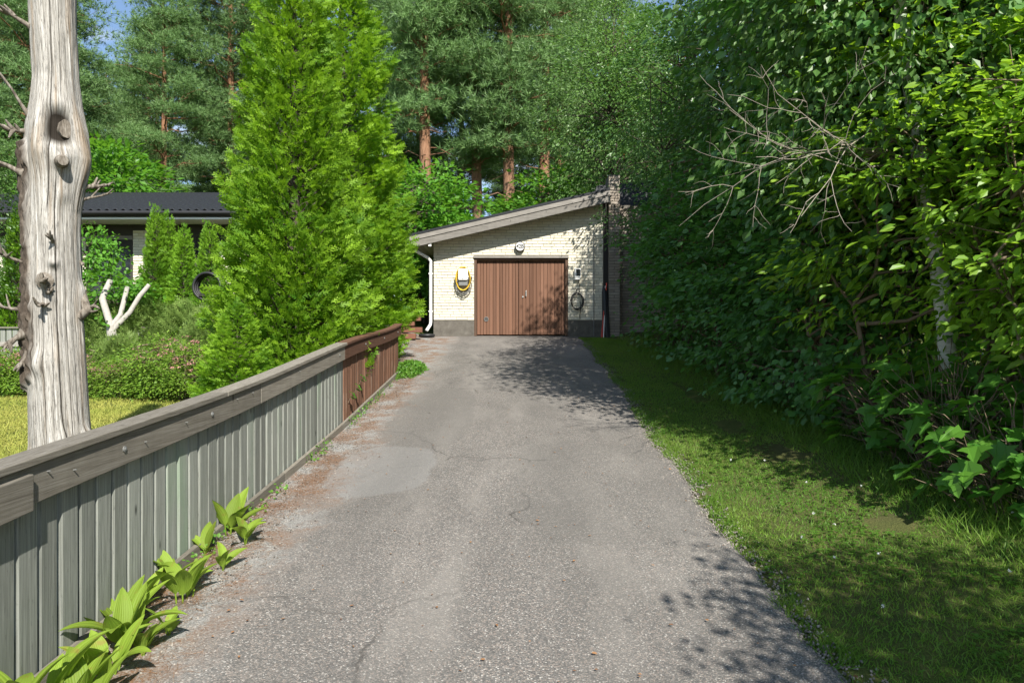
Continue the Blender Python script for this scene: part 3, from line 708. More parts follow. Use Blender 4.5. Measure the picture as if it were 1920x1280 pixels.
# ------------------------------------------------------------------ dead, debarked tree trunk
TX, TY = -3.67, 5.5
troot = thing('dead_tree_trunk', 'tall dead debarked pale tree trunk with knots standing behind the fence', 'tree trunk', (TX, TY, 0))
VD = math.atan2(-TY, -TX)                         # direction from the trunk to the camera
na, nz = 420, 560
tz0 = gz(TX, TY) - .15
ZT = np.linspace(tz0, 6.3, nz); AT = np.linspace(-np.pi, np.pi, na, endpoint=False)
A_, Z_ = np.meshgrid(AT, ZT)                       # angle 0 faces the camera, + is to the right in the picture
zc = np.array([tz0, .75, .98, 1.97, 2.83, 3.05, 3.26, 3.5, 3.7, 3.9, 4.33, 4.6, 6.3]); rc = np.array([.30, .235, .21, .196, .188, .20, .222, .212, .18, .16, .16, .165, .145])
rad = np.interp(Z_, zc, rc)
cxs = np.interp(Z_, [.98, 1.97, 2.83, 3.26, 3.9, 4.55, 6.3], [.035, -.005, -.015, .005, .0, -.022, -.03])     # sideways sway
def feat(a0, z0, sa, sz, p=2): return np.exp(-((np.abs((A_ - a0) * .21) / sa) ** p + (np.abs(Z_ - z0) / sz) ** p))
tw = A_ + .10 * (Z_ - 2) + .12 * (vn(Z_ * 1.7, 3.3) - .5)
gr = (vn(np.cos(tw) * 9 + 20, np.sin(tw) * 9 + 20, Z_ * 1.1) - .5) * .006 + (vn(np.cos(tw) * 30 + 40, np.sin(tw) * 30 + 40, Z_ * 3.2) - .5) * .004 + (vn(np.cos(tw) * 60 + 10, np.sin(tw) * 60 + 10, Z_ * 9) - .5) * .003 + (vn(np.cos(tw) * 2.2 + 5, np.sin(tw) * 2.2 + 5, Z_ * 1.6) - .5) * .03
rad = rad + gr
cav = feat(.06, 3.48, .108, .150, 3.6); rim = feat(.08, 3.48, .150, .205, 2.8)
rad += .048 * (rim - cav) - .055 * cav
saw = 0 * feat(.30, 3.47, .040, .062, 6); rad = rad * (1 - saw) + saw * (np.interp(Z_, zc, rc) - .022)
kn = [(.12, 3.21, .045, .05, .06), (-.05, 1.55 + .86, .03, .035, .05), (-.35, 2.27, .04, .06, .055), (-.10, 1.02, .035, .04, .028), (-.65, 1.62, .05, .09, .05), (.95, 1.05, .04, .06, .04), (.25, 2.95, .05, .06, .02), (1.2, 2.2, .04, .07, .03), (-.5, 3.3, .08, .16, .035), (1.0, 3.25, .07, .2, .04)]
for a0, z0, sa, sz, hh in kn: rad += hh * feat(a0, z0, sa, sz)
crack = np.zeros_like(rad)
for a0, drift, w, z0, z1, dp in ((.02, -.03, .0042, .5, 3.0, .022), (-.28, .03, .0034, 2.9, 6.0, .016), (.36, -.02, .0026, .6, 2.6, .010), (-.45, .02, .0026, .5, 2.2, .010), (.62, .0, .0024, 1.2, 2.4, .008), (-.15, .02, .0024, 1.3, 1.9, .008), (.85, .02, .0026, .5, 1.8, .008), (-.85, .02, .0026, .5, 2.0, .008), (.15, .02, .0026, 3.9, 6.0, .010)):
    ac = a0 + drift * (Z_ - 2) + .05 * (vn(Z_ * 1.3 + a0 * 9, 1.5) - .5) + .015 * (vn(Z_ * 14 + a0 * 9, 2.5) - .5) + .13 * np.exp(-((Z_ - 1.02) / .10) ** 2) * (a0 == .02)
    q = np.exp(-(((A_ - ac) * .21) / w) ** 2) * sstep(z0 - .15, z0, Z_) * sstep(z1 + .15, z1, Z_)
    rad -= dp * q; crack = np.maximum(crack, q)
bark = sstep(.30, .5, np.exp(-((A_ + 1.42 + .25 * (vn(Z_ * 3, 7.7) - .5)) / .42) ** 2) * sstep(1.25, 1.6, Z_) * sstep(3.5, 3.2, Z_) * (.55 + .8 * vn(A_ * 6, Z_ * 5)))
rad += bark * (.022 + .05 * (vn(A_ * 14 + 3, Z_ * 14) - .3))
dirx, diry = np.cos(VD + A_), np.sin(VD + A_)
sxv = (-math.sin(VD), math.cos(VD))                # sideways axis (right in the picture)
GT = np.stack([dirx * rad + cxs * sxv[0], diry * rad + cxs * sxv[1], Z_], -1)
tm_ = surf_mesh('trunk', GT, True, closed=True)
for nm, arr in (('ang', np.cos(tw) * 1.0), ('ang2', np.sin(tw) * 1.0)):
    at = tm_.attributes.new(nm, 'FLOAT', 'POINT'); at.data.foreach_set('value', np.ascontiguousarray(arr.ravel(), np.float32))
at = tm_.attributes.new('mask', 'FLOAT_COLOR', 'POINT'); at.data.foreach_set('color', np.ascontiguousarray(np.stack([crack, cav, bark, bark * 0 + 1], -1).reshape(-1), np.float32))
m = M('debarked_trunk', .85, .12)
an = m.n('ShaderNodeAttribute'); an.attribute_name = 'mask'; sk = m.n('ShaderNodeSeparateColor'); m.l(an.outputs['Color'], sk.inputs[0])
cb = m.n('ShaderNodeCombineXYZ'); m.l(m.attr('ang'), cb.inputs[0]); m.l(m.attr('ang2'), cb.inputs[1])
sx = m.n('ShaderNodeSeparateXYZ'); m.l(m.coord(), sx.inputs[0]); m.l(sx.outputs[2], cb.inputs[2])
def sc_(s_):
    q = m.n('ShaderNodeMapping'); q.inputs['Scale'].default_value = s_; m.l(cb.outputs[0], q.inputs[0]); return q.outputs[0]
g1 = m.noise(sc_((10, 10, 1.6)), 1, 9, .68, .0); g2 = m.noise(sc_((50, 50, 4.5)), 1, 8, .72, .0); g3 = m.noise(sc_((3, 3, 1.0)), 1, 4); g4 = m.noise(sc_((22, 22, 12)), 1, 7, .75)
c = m.ramp(g1, [(.30, (.12, .11, .096)), (.41, (.25, .235, .21)), (.52, (.37, .352, .322)), (.66, (.50, .485, .455))])
c = m.mix(m.ramp(g2, [(.40, .85), (.49, 0)]), c, (.075, .068, .058))
c = m.mix(m.ramp(g3, [(.52, 0), (.70, .62)]), c, (.235, .16, .09))
c = m.mix(m.ramp(g4, [(.53, 0), (.62, .75)]), c, (.075, .07, .064))
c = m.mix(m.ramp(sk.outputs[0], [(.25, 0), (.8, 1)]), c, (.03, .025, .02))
c = m.mix(m.ramp(sk.outputs[1], [(.30, 0), (.80, 1)]), c, (.022, .018, .014))  # shade of the rim painted into the hollow as near-black wood colour
bn = m.noise(m.coord((26, 26, 18)), 1, 6, .7)
c = m.mix(sk.outputs[2], c, m.ramp(bn, [(.3, (.022, .017, .013)), (.55, (.075, .06, .047)), (.75, (.17, .145, .12))]))
m.col(c); m.bump(m.math('ADD', m.math('MULTIPLY', g2, .6), m.math('ADD', m.math('MULTIPLY', g4, .7), m.math('MULTIPLY', bn, .2))), .45, .008)
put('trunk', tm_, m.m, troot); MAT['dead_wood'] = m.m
m = M('dead_branch_wood', .85, .12); g2 = m.noise(m.coord((50, 50, 12)), 1, 6, .65); c = m.ramp(g2, [(.3, (.045, .037, .03)), (.5, (.155, .133, .108)), (.7, (.29, .265, .23))]); m.col(c); m.bump(g2, .8, .008); MAT['branch_wood'] = m.m
def on_trunk(a, z, out=0.0):
    i = int(np.clip(np.searchsorted(ZT, z), 0, nz - 1)); j = int(((a + np.pi) / (2 * np.pi)) * na) % na
    p = GT[i, j]; return Vector((p[0] + math.cos(VD + a) * out, p[1] + math.sin(VD + a) * out, z))
RT = random.Random(4)
def twiggy(a, z, L, up, r, n=1, name='branch_stub', side=0.0, parent=troot, spl=2):
    b = MB(); p0 = on_trunk(a, z, -.03); d = Vector((math.cos(VD + a + side), math.sin(VD + a + side), up)).normalized()
    pts = [p0]; rr_ = [r * 1.5]
    for i in range(1, 6):
        d = (d + Vector((RT.uniform(-.25, .25), RT.uniform(-.25, .25), RT.uniform(-.2, .2)))).normalized()
        pts.append(pts[-1] + d * L / 5); rr_.append(r * (.85 - .15 * i) * RT.uniform(.75, 1.15) + .002)
    b.tube(pts, rr_, 8)
    for s in range(spl + 2):
        k = RT.randint(2, 4); q = pts[k]; dd = (d + Vector((RT.uniform(-.8, .8), RT.uniform(-.8, .8), RT.uniform(-.5, .7)))).normalized(); l2 = L * RT.uniform(.35, .6)
        b.tube([q, q + dd * l2 * .5, q + dd * l2 + Vector((0, 0, RT.uniform(-.02, .03)))], [r * .6, r * .45, r * .2], 6)
    return b.build(name, MAT['branch_wood'], parent)
for a, z, L, up, r, s in ((-1.5, 4.28, .22, .5, .030, 2), (-1.45, 3.12, .26, .55, .028, 2), (-1.35, 3.55, .62, 2.6, .016, 0), (-1.5, 3.45, .16, .2, .03, 3), (-1.4, 2.42, .22, .3, .018, 3), (-1.55, 2.05, .26, .1, .018, 3), (1.35, 3.05, .20, .5, .03, 2), (1.45, 2.95, .22, .45, .016, 1),
                        (-.05, 2.56, .12, .4, .022, 2), (-.30, 2.27, .10, .1, .045, 3), (-.42, 2.1, .14, -.35, .030, 2), (-.25, 2.18, .09, .0, .03, 2), (-1.2, 1.86, .2, -.8, .035, 1), (-1.1, 1.7, .16, -1.2, .03, 1), (1.3, 2.45, .06, .0, .03, 0)):
    twiggy(a, z, L, up, r, side=0, spl=s)
# sawn knot faces
b = MB(); dn = Vector((math.cos(VD + .30), math.sin(VD + .30), .05)).normalized(); pc = on_trunk(.30, 3.44, -.0); pc = Vector((pc.x, pc.y, 3.475)); ux = dn.cross(Vector((0, 0, 1))).normalized(); uz = ux.cross(dn) * -1
ring0, ring1 = [], []
for k in range(30):
    a = 2 * math.pi * k / 30; rr0 = 1 + .06 * math.sin(3 * a + 1) + .04 * math.sin(7 * a)
    e = ux * math.cos(a) * .044 * rr0 + uz * math.sin(a) * .072 * rr0; ring0.append(pc + e * 1.1 - dn * .06); ring1.append(pc + e + dn * .03)
b.add(ring0 + ring1, [(k, (k + 1) % 30, 30 + (k + 1) % 30, 30 + k) for k in range(30)], True); b.add(ring1, [tuple(range(30))]); b.build('sawn_knot', MAT['branch_wood'], troot)
b = MB(); p = on_trunk(.14, 3.20, .0); dn = Vector((math.cos(VD + .14), math.sin(VD + .14), -.12)); b.tube([p - dn * .05, p + dn * .02, p + dn * .03], [.055, .042, .036], 16); b.build('sawn_knot', MAT['branch_wood'], troot)
# thick cut limb at the right
b = MB(); p0 = on_trunk(1.25, 2.0, -.04)
def tp(px, py, dy=0): return P(px, py, TY + dy) - Vector((TX, TY, 0))
b.tube([p0, tp(152, 592), tp(163, 582, .02), tp(172, 577, .03)], [.05, .036, .034, .03], 10)
b.tube([tp(163, 582, .02), tp(160, 570, .03), tp(155, 552, .05), tp(150, 534, .06)], [.034, .032, .03, .026], 10)
b.tube([tp(168, 578, .03), tp(177, 573, .0), tp(186, 578, -.03)], [.02, .016, .008], 8)
b.build('cut_limb', MAT['branch_wood'], troot)
for (q0, q1, q2) in (((172, 577), (178, 570), (182, 562)), ((165, 584), (176, 584), (184, 581))):
    b = MB(); b.tube([tp(*q0, .03), tp(*q1, .0), tp(*q2, -.02)], [.012, .01, .003], 6); b.build('branch_stub', MAT['branch_wood'], troot)
# pruned fruit tree standing further back in the shrub
MAT['pale_wood'] = plain('pale_weathered_stem', (.34, .32, .29), .85, .1, var=.4, scale=22)
PYd = 13.7; pr0 = P(215, 640, PYd); pt = thing('pruned_tree', 'pale heavily pruned tree with three sawn stems rising from the shrub', 'tree', (pr0.x, PYd, gz(pr0.x, PYd)))
def pp(px, py, dy=0): return P(px, py, PYd + dy) - pt.location
b = MB(); b.tube([Vector((0, 0, -.1)), pp(212, 640), pp(208, 610)], [.12, .10, .085], 12); b.build('trunk', MAT['pale_wood'], pt)
for pts, r in ((((208, 612), (192, 560), (198, 545), (207, 526)), .062), (((208, 614), (226, 590), (231, 570), (239, 538)), .05), (((212, 618), (244, 585), (262, 555), (280, 534)), .05)):
    b = MB(); b.tube([pp(q[0], q[1], .1 * i) for i, q in enumerate(pts)], [r * 1.1, r, r * .95, r * .9], 12); b.build('sawn_stem', MAT['pale_wood'], pt)
# ------------------------------------------------------------------ leaf shapes
OVAL = ([(0, 0, 0), (.3, .27, .07), (.7, .22, .05), (1, 0, -.08), (.7, -.22, .05), (.3, -.27, .07)], [(0, 3, 2, 1), (0, 5, 4, 3)])
LONG = ([(0, 0, 0), (.3, .19, .06), (.65, .17, .04), (1, 0, -.12), (.65, -.17, .04), (.3, -.19, .06)], [(0, 3, 2, 1), (0, 5, 4, 3)])
ROUND = ([(0, 0, 0), (.22, .33, .06), (.6, .40, .05), (.98, 0, -.05), (.6, -.40, .05), (.22, -.33, .06)], [(0, 3, 2, 1), (0, 5, 4, 3)])
DIAM = ([(0, 0, 0), (.45, .3, .05), (1, 0, -.05), (.45, -.3, .05)], [(0, 3, 2, 1)])
_half = [(0, 0), (-.12, .34), (.10, .27), (.16, .42), (.42, .56), (.44, .36), (.55, .19), (.72, .22), (1, 0)]
MAPLE = ([(x, y, abs(y) * .18 - .12 * x * x) for x, y in _half] + [(x, -y, abs(y) * .18 - .12 * x * x) for x, y in _half[1:-1]],
         [tuple(range(len(_half)))[::-1], tuple([0] + list(range(len(_half), 2 * len(_half) - 2)) + [len(_half) - 1])])
def _spray(ns=3, wd=.075):
    v, f = [], []
    def fin(x0, y0, ang, L, w, z0):
        c, s = math.cos(ang), math.sin(ang); b = len(v)
        for u, q in ((0, 0), (.45, w), (1, 0), (.45, -w)):
            v.append((x0 + c * u * L - s * q, y0 + s * u * L + c * q, z0 + .05 * u))
        f.append((b, b + 3, b + 2, b + 1))
    fin(0, 0, 0, 1, wd, 0)
    for i in range(ns):
        t = .12 + .62 * i / (ns - 1)
        fin(t, 0, .72 - .15 * i / ns, .50 * (1 - .45 * t), wd * .95, .02); fin(t + .07, 0, -.72 + .15 * i / ns, .50 * (1 - .45 * t), wd * .95, .02)
    return v, f
SPRAY = _spray()
def _tuft(n=9, w=.05, seed=2):
    r = random.Random(seed); v, f = [], []
    for i in range(n):
        a = 2 * math.pi * i / n + r.uniform(-.2, .2); e = r.uniform(.25, 1.15)
        d = Vector((math.cos(e), math.sin(e) * math.cos(a), math.sin(e) * math.sin(a))); s = d.cross(Vector((r.uniform(-1, 1), r.uniform(-1, 1), r.uniform(-1, 1)))).normalized() * w
        b = len(v); L = r.uniform(.75, 1.1); st = r.uniform(0, .25)
        v += [tuple(Vector((st, 0, 0)) + s), tuple(Vector((st, 0, 0)) - s), tuple(Vector((st, 0, 0)) + d * L)]; f.append((b, b + 1, b + 2))
    return v, f
TUFT = _tuft()

MAT['thuja'] = leafmat('thuja_green', (.05, .14, .010), (.24, .40, .025), (.32, .58, .025), .55, .2, .36)
MAT['thuja_small'] = leafmat('thuja_small_green', (.07, .18, .014), (.16, .30, .02), (.24, .45, .02), .55, .2, .32)
MAT['pine'] = leafmat('pine_needles', (.085, .17, .055), (.19, .31, .11), (.17, .30, .07), .5, .3, .27, .2)
MAT['spruce'] = leafmat('spruce_needles', (.03, .065, .022), (.06, .11, .04), (.04, .07, .02), .5, .3, .15, .2)
MAT['maple_bg'] = leafmat('maple_leaves', (.06, .18, .02), (.12, .29, .03), (.20, .45, .03), .45, .3, .38)
MAT['birch'] = leafmat('birch_leaves', (.06, .14, .03), (.13, .23, .055), (.18, .34, .05), .4, .4, .35)
MAT['hedge'] = leafmat('hedge_leaves', (.05, .15, .038), (.105, .235, .065), (.13, .36, .035), .38, .45, .36, .18)
MAT['hawthorn'] = leafmat('hawthorn_leaves', (.045, .115, .028), (.095, .18, .05), (.12, .28, .035), .36, .45, .34, .15)
MAT['lime'] = leafmat('glossy_leaves', (.055, .15, .035), (.11, .22, .06), (.13, .34, .035), .3, .5, .35, .15)
MAT['dogwood'] = leafmat('yellow_green_leaves', (.085, .21, .018), (.26, .40, .045), (.36, .60, .03), .4, .35, .47, .12)
MAT['maple_low'] = leafmat('young_maple_leaves', (.05, .16, .022), (.10, .24, .03), (.16, .40, .03), .4, .35, .4, .12)
MAT['spirea'] = leafmat('spirea_leaves', (.085, .20, .022), (.22, .33, .04), (.22, .38, .03), .45, .3, .35)
MAT['juniper'] = leafmat('juniper_green', (.10, .175, .035), (.19, .27, .07), (.2, .3, .05), .55, .25, .25)
MAT['pink'] = leafmat('pink_flowers', (.38, .17, .16), (.55, .30, .26), (.4, .2, .2), .6, .2, .25)
MAT['grass'] = leafmat('grass_blades', (.06, .16, .018), (.17, .265, .04), (.2, .40, .035), .5, .25, .35)
MAT['dry_grass'] = leafmat('dry_lawn_blades', (.20, .26, .04), (.42, .39, .10), (.36, .40, .08), .6, .2, .3)
MAT['clover'] = leafmat('clover_leaves', (.06, .17, .02), (.12, .24, .03), (.16, .34, .03), .45, .3, .35)
MAT['berry'] = plain('red_berries', (.35, .03, .02), .35, .5)
def barkmat(name, c1, c2, c3, sc=(14, 14, 3), up=None):
    m = M(name, .9, .1); g = m.noise(m.coord(sc), 1, 6, .65, .6); c = m.ramp(g, [(.3, c1), (.5, c2), (.72, c3)])
    if up is not None:
        sx = m.n('ShaderNodeSeparateXYZ'); m.l(m.coord(), sx.inputs[0]); mr = m.n('ShaderNodeMapRange'); m.l(sx.outputs[2], mr.inputs[0]); mr.inputs[1].default_value = 3; mr.inputs[2].default_value = 8
        c = m.mix(mr.outputs[0], c, m.ramp(g, [(.3, up[0]), (.7, up[1])]))
    m.col(c); m.bump(g, .7, .03); return m.m
MAT['pine_bark'] = barkmat('pine_bark', (.08, .055, .04), (.19, .12, .085), (.30, .19, .13), up=((.17, .085, .048), (.31, .17, .10)))
MAT['bark'] = barkmat('brown_bark', (.04, .032, .025), (.085, .07, .055), (.15, .13, .105))
m = M('birch_bark', .7, .25); g = m.noise(m.coord((5, 5, 26)), 1, 6, .7); g2 = m.noise(m.coord((2.5, 2.5, 3)), 1, 5, .65)
c = m.ramp(g, [(.30, (.10, .09, .08)), (.40, (.50, .47, .43)), (.6, (.64, .61, .57))]); c = m.mix(m.ramp(g2, [(.55, 0), (.66, .85)]), c, (.09, .08, .07)); m.col(c); m.bump(g, .4, .006); MAT['birch_bark'] = m.m

def dirs(n, rng, up=0.0):
    d = rng.normal(size=(n, 3)); d[:, 2] += up; return unit(d)
def tubes_mesh(name, paths, n=6):
    """paths: list of (points (m,3), radii) -> one mesh"""
    V, L, S = [], [], []; base = 0; ls = 0; ang = np.arange(n) * 2 * np.pi / n
    for pts, r in paths:
        pts = np.asarray(pts, float); r = np.asarray(r, float); m_ = len(pts)
        t = np.gradient(pts, axis=0); t = unit(t); ref = np.array([.31, .95, .05]) if abs(t[0, 2]) > .8 else np.array([0, 0, 1.])
        u = unit(np.cross(t, ref)); w = np.cross(t, u)
        ring = pts[:, None] + r[:, None, None] * (u[:, None] * np.cos(ang)[None, :, None] + w[:, None] * np.sin(ang)[None, :, None])
        V.append(ring.reshape(-1, 3)); idx = base + np.arange(m_ * n).reshape(m_, n); i2 = np.roll(idx, -1, 1)
        q = np.stack([idx[:-1], i2[:-1], i2[1:], idx[1:]], -1).reshape(-1, 4); L.append(q.ravel()); base += m_ * n
    L = np.concatenate(L); return np_mesh(name, np.concatenate(V), L, np.arange(len(L) // 4) * 4, True)
def bez(p0, p1, rng, sag=0.0, wob=.08, m_=6):
    p0, p1 = np.asarray(p0, float), np.asarray(p1, float); t = np.linspace(0, 1, m_)[:, None]; L = np.linalg.norm(p1 - p0)
    p = p0 + (p1 - p0) * t + rng.normal(size=(m_, 3)) * wob * L * np.sin(t * np.pi); p[:, 2] += sag * L * np.sin(t[:, 0] * np.pi); return p

# ---- scale-leaved conifer (thuja): upswept branches ending in flat sprays
def make_thuja(seed, h, r, nb, per, ssize, layer=0.0, z0=.05, tip=1.2, twin=None):
    rng = np.random.default_rng(seed); Pn, A, N, S, br = [], [], [], [], []
    leaders = [(0, 0, 1.0)] if twin is None else twin
    for (lx, ly, lh) in leaders:
        H = h * lh; k = int(nb * lh)
        for i in range(k):
            u = (i + rng.random()) / k; u = 1 - (1 - u) ** .78
            z = z0 + u * H * .98; R_ = r * ((1 - u) ** .62 * (.62 + .38 * min(1, u * 4 + .35)) + .02) * rng.uniform(.72, 1.12)
            az = i * 2.39996 + rng.normal() * .3; d = np.array([math.cos(az), math.sin(az), 0])
            L = R_; rise = L * rng.uniform(.35, .8) - layer * L * .5
            p0 = np.array([lx + d[0] * .03, ly + d[1] * .03, max(z - rise * .6, .05)]); p1 = p0 + d * L + np.array([0, 0, rise])
            path = bez(p0, p1, rng, -.06 + .0 * layer, .03, 6); br.append((path, np.linspace(.010 + L * .012, .003, 6)))
            m_ = int(per * (.35 + .65 * (L / r))) + 4
            t = rng.uniform(.30, 1.04, m_) ** .8; seg = np.clip(t * 5, 0, 4.999); j = seg.astype(int); f = (seg - j)[:, None]
            pos = path[j] * (1 - f) + path[j + 1] * f
            side = np.array([-d[1], d[0], 0]); sp = L * .26 * (1.15 - t)[:, None] + .05
            pos = pos + side * rng.normal(size=(m_, 1)) * sp * .9 + np.array([0, 0, 1]) * rng.normal(size=(m_, 1)) * (sp * .45 + .02)
            a = d * rng.uniform(.4, 1.2, (m_, 1)) + side * rng.normal(size=(m_, 1)) * .55 + np.array([0, 0, 1]) * rng.uniform(-.05, 1.0 - .6 * layer, (m_, 1)) * (1.0 + .6 * (u > .9))
            nn = np.array([0, 0, 1.]) * (.45 + .6 * layer) + d * .55 + side * rng.normal(size=(m_, 1)) * .7 + rng.normal(size=(m_, 3)) * .45
            Pn.append(pos); A.append(a); N.append(nn); S.append(ssize * rng.uniform(.65, 1.25, m_) * (.75 + .35 * (L / r)))
        # leader sprays
        m_ = 60; z = H * rng.uniform(.9, 1.04, m_); Pn.append(np.stack([lx + rng.normal(size=m_) * .05, ly + rng.normal(size=m_) * .05, z], -1)); A.append(np.stack([rng.normal(size=m_) * .5, rng.normal(size=m_) * .5, np.full(m_, tip)], -1)); N.append(rng.normal(size=(m_, 3))); S.append(ssize * rng.uniform(.6, 1.1, m_))
        br.append((np.array([[lx * .6, ly * .6, -.15], [lx, ly, H * .5], [lx, ly, H * .98]]), np.array([.035 * h / 2 * .5 + .03, .03 * h * .3 + .01, .006])))
    Pn, A, N, S = np.concatenate(Pn), np.concatenate(A), np.concatenate(N), np.concatenate(S)
    rad = np.hypot(Pn[:, 0], Pn[:, 1]); var = np.clip(rng.random(len(Pn)) * .5 + .9 * vn(Pn[:, 0] * 2.6 + 30, Pn[:, 1] * 2.6 + 30, Pn[:, 2] * 2.6) - .2, 0, 1)
    return scatter(SPRAY, Pn, A, N, S, var, 'thuja_foliage'), tubes_mesh('thuja_wood', br, 5)

# ---- Scots pine: bare lower trunk, pads of needle tufts on level limbs
def make_pine(seed, h, cb, r, nl=58, pads=7, per=40):
    rng = np.random.default_rng(seed); Pn, A, N, S, br = [], [], [], [], []
    lean = rng.normal(size=2) * .25
    def ax(z): t = z / h; return np.array([lean[0] * t + .12 * math.sin(t * 5 + seed), lean[1] * t + .1 * math.cos(t * 4 + seed), z])
    trunk = (np.array([ax(z) for z in np.linspace(-.3, h * .985, 16)]), np.linspace(.21, .02, 16) ** .9 * (h / 20) + .01)
    for i in range(nl):
        u = (i + rng.random()) / nl; z = cb + (h - cb) * u
        R_ = r * (math.sin(min(1, (u + .12) * 1.5) * math.pi * .5) * (1 - u) ** .55 + .10) * rng.uniform(.6, 1.15)
        az = i * 2.4 + rng.normal() * .4; d = np.array([math.cos(az), math.sin(az), 0]); p0 = ax(z); p1 = p0 + d * R_ + np.array([0, 0, R_ * (rng.uniform(-.12, .3) + .35 * u)])
        path = bez(p0, p1, rng, .05, .05, 6); br.append((path, np.linspace(.05 * (1 - .7 * u) + .012, .008, 6)))
        np_ = max(2, int(pads * (R_ / r) + 1.5))
        for k in range(np_):
            t = rng.uniform(.35, 1.0) if k else 1.0; j = min(int(t * 5), 4); c = path[j] + (path[j + 1] - path[j]) * (t * 5 - j)
            side = np.array([-d[1], d[0], 0]); c = c + side * rng.normal() * R_ * .25 + np.array([0, 0, rng.uniform(0, .25)])
            br.append((bez(path[max(j - 1, 0)], c, rng, 0, .05, 4), np.linspace(.014, .005, 4)))
            m_ = int(per * rng.uniform(.6, 1.3)); s = rng.uniform(.30, .52)
            q = rng.normal(size=(m_, 3)) * np.array([s, s, s * .33]); Pn.append(c + q); aa = q / s * .7 + rng.normal(size=(m_, 3)) * .35; aa[:, 2] += .55; A.append(aa); N.append(rng.normal(size=(m_, 3))); S.append(rng.uniform(.18, .34, m_))
    for k in range(14):      # dead snags under the crown
        z = rng.uniform(cb * .35, cb + 1); az = rng.uniform(0, 6.28); L = rng.uniform(.5, 1.6); p0 = ax(z); br.append((bez(p0, p0 + np.array([math.cos(az) * L, math.sin(az) * L, rng.uniform(-.3, .2)]), rng, 0, .08, 4), np.linspace(.025, .006, 4)))
    Pn, A, N, S = map(np.concatenate, (Pn, A, N, S))
    var = np.clip(.5 * rng.random(len(Pn)) + .5 * vn(Pn[:, 0] + 30, Pn[:, 1] + 30, Pn[:, 2]), 0, 1)
    return scatter(TUFT, Pn, A, N, S, var, 'pine_needles'), tubes_mesh('pine_trunk', [trunk] + br, 7)

# ---- broadleaf crown: limbs -> twig clusters -> leaves in level layers
def make_broad(seed, h, r, base, ncl, per, tmpl, lsize, sxy=.30, sz=.10, stems=1, spread=.2, tr=.07, shell=.55, up=1.0, droop=.35, berries=0, squash=1.0, fill_low=False):
    rng = np.random.default_rng(seed); br = []; cen = []
    cz = (h + base) / 2; hh = (h - base) / 2
    C = []
    while len(C) < ncl:
        q = rng.uniform(-1, 1, 3); d = np.linalg.norm(q)
        if d > 1 or d < shell * rng.random(): continue
        if fill_low: q[0:2] *= (1.0 if q[2] > 0 else .98); 
        w = 1.0 if not fill_low else (1 / math.sqrt(max(1 - q[2] ** 2, .05)) * (.80 if q[2] > .55 else .95) if q[2] < .55 else 1.0)
        p = np.array([q[0] * r * w, q[1] * r * w * squash, cz + q[2] * hh]); p[:2] *= (.82 + .36 * vn(p[0] * .8 + 20 + seed, p[1] * .8 + 20, p[2] * .8)); C.append(p)
    C = np.array(C)
    st = []
    for s in range(stems):
        az = rng.uniform(0, 6.28); q = spread * rng.uniform(.5, 1) if stems > 1 else spread * .3
        top = np.array([math.cos(az) * q * r * 1.6, math.sin(az) * q * r * 1.6 * squash, h * rng.uniform(.78, .93)]); b0 = np.array([math.cos(az) * .12 * (stems > 1) * min(stems, 5), math.sin(az) * .12 * (stems > 1), -.25])
        path = bez(b0, top, rng, 0, .03, 12); st.append(path); rr_ = tr * (1 if stems == 1 else rng.uniform(.35, .6)); br.append((path, np.linspace(rr_, rr_ * .15, 12)))
    Pn, A, N, S = [], [], [], []
    for c in C:
        path = st[rng.integers(len(st))]; dz = path[:, 2] - (c[2] - .35 * np.linalg.norm(c[:2]) * rng.uniform(.5, 1.2)); j = int(np.argmin(np.abs(dz))); p0 = path[j]
        L = np.linalg.norm(c - p0); bp = bez(p0, c, rng, .05, .05, 5); br.append((bp, np.linspace(min(.02, tr * .3) * (.4 + L / r * .6) + .003, .003, 5)))
        out = c - np.array([0, 0, cz]); out[2] *= .4; out = out / (np.linalg.norm(out) + 1e-6)
        m_ = int(per * rng.uniform(.6, 1.4)); s = sxy * rng.uniform(.7, 1.3)
        q = rng.normal(size=(m_, 3)) * np.array([s, s, sz]); q += out * s * .4
        tilt = -.25 * (q @ out); q[:, 2] += tilt * .6
        Pn.append(c + q)
        a = out * .8 + q / s * .6 + rng.normal(size=(m_, 3)) * .45; a[:, 2] -= droop; A.append(a)
        nn = rng.normal(size=(m_, 3)) * .5 + out * .45; nn[:, 2] += up; N.append(nn); S.append(lsize * rng.uniform(.45, 1.3, m_))
    Pn, A, N, S = map(np.concatenate, (Pn, A, N, S)); ok = Pn[:, 2] > .03; Pn, A, N, S = Pn[ok], A[ok], N[ok], S[ok]
    var = np.clip(.6 * rng.random(len(Pn)) + .4 * vn(Pn[:, 0] * 1.3 + 30, Pn[:, 1] * 1.3 + 30, Pn[:, 2] * 1.3), 0, 1)
    out_ = [scatter(tmpl, Pn, A, N, S, var, 'leaves'), tubes_mesh('limbs', br, 6)]
    if berries:
        k = rng.integers(0, len(Pn), berries); oc = ([(0, 0, 0), (.5, .5, 0), (.5, -.5, 0), (.5, 0, .5), (.5, 0, -.5), (1, 0, 0)], [(0, 1, 3), (0, 3, 2), (0, 2, 4), (0, 4, 1), (5, 3, 1), (5, 2, 3), (5, 4, 2), (5, 1, 4)])
        out_.append(scatter(oc, Pn[k] - [0, 0, .02], rng.normal(size=(berries, 3)), rng.normal(size=(berries, 3)), np.full(berries, .022), None, 'berries'))
    return out_

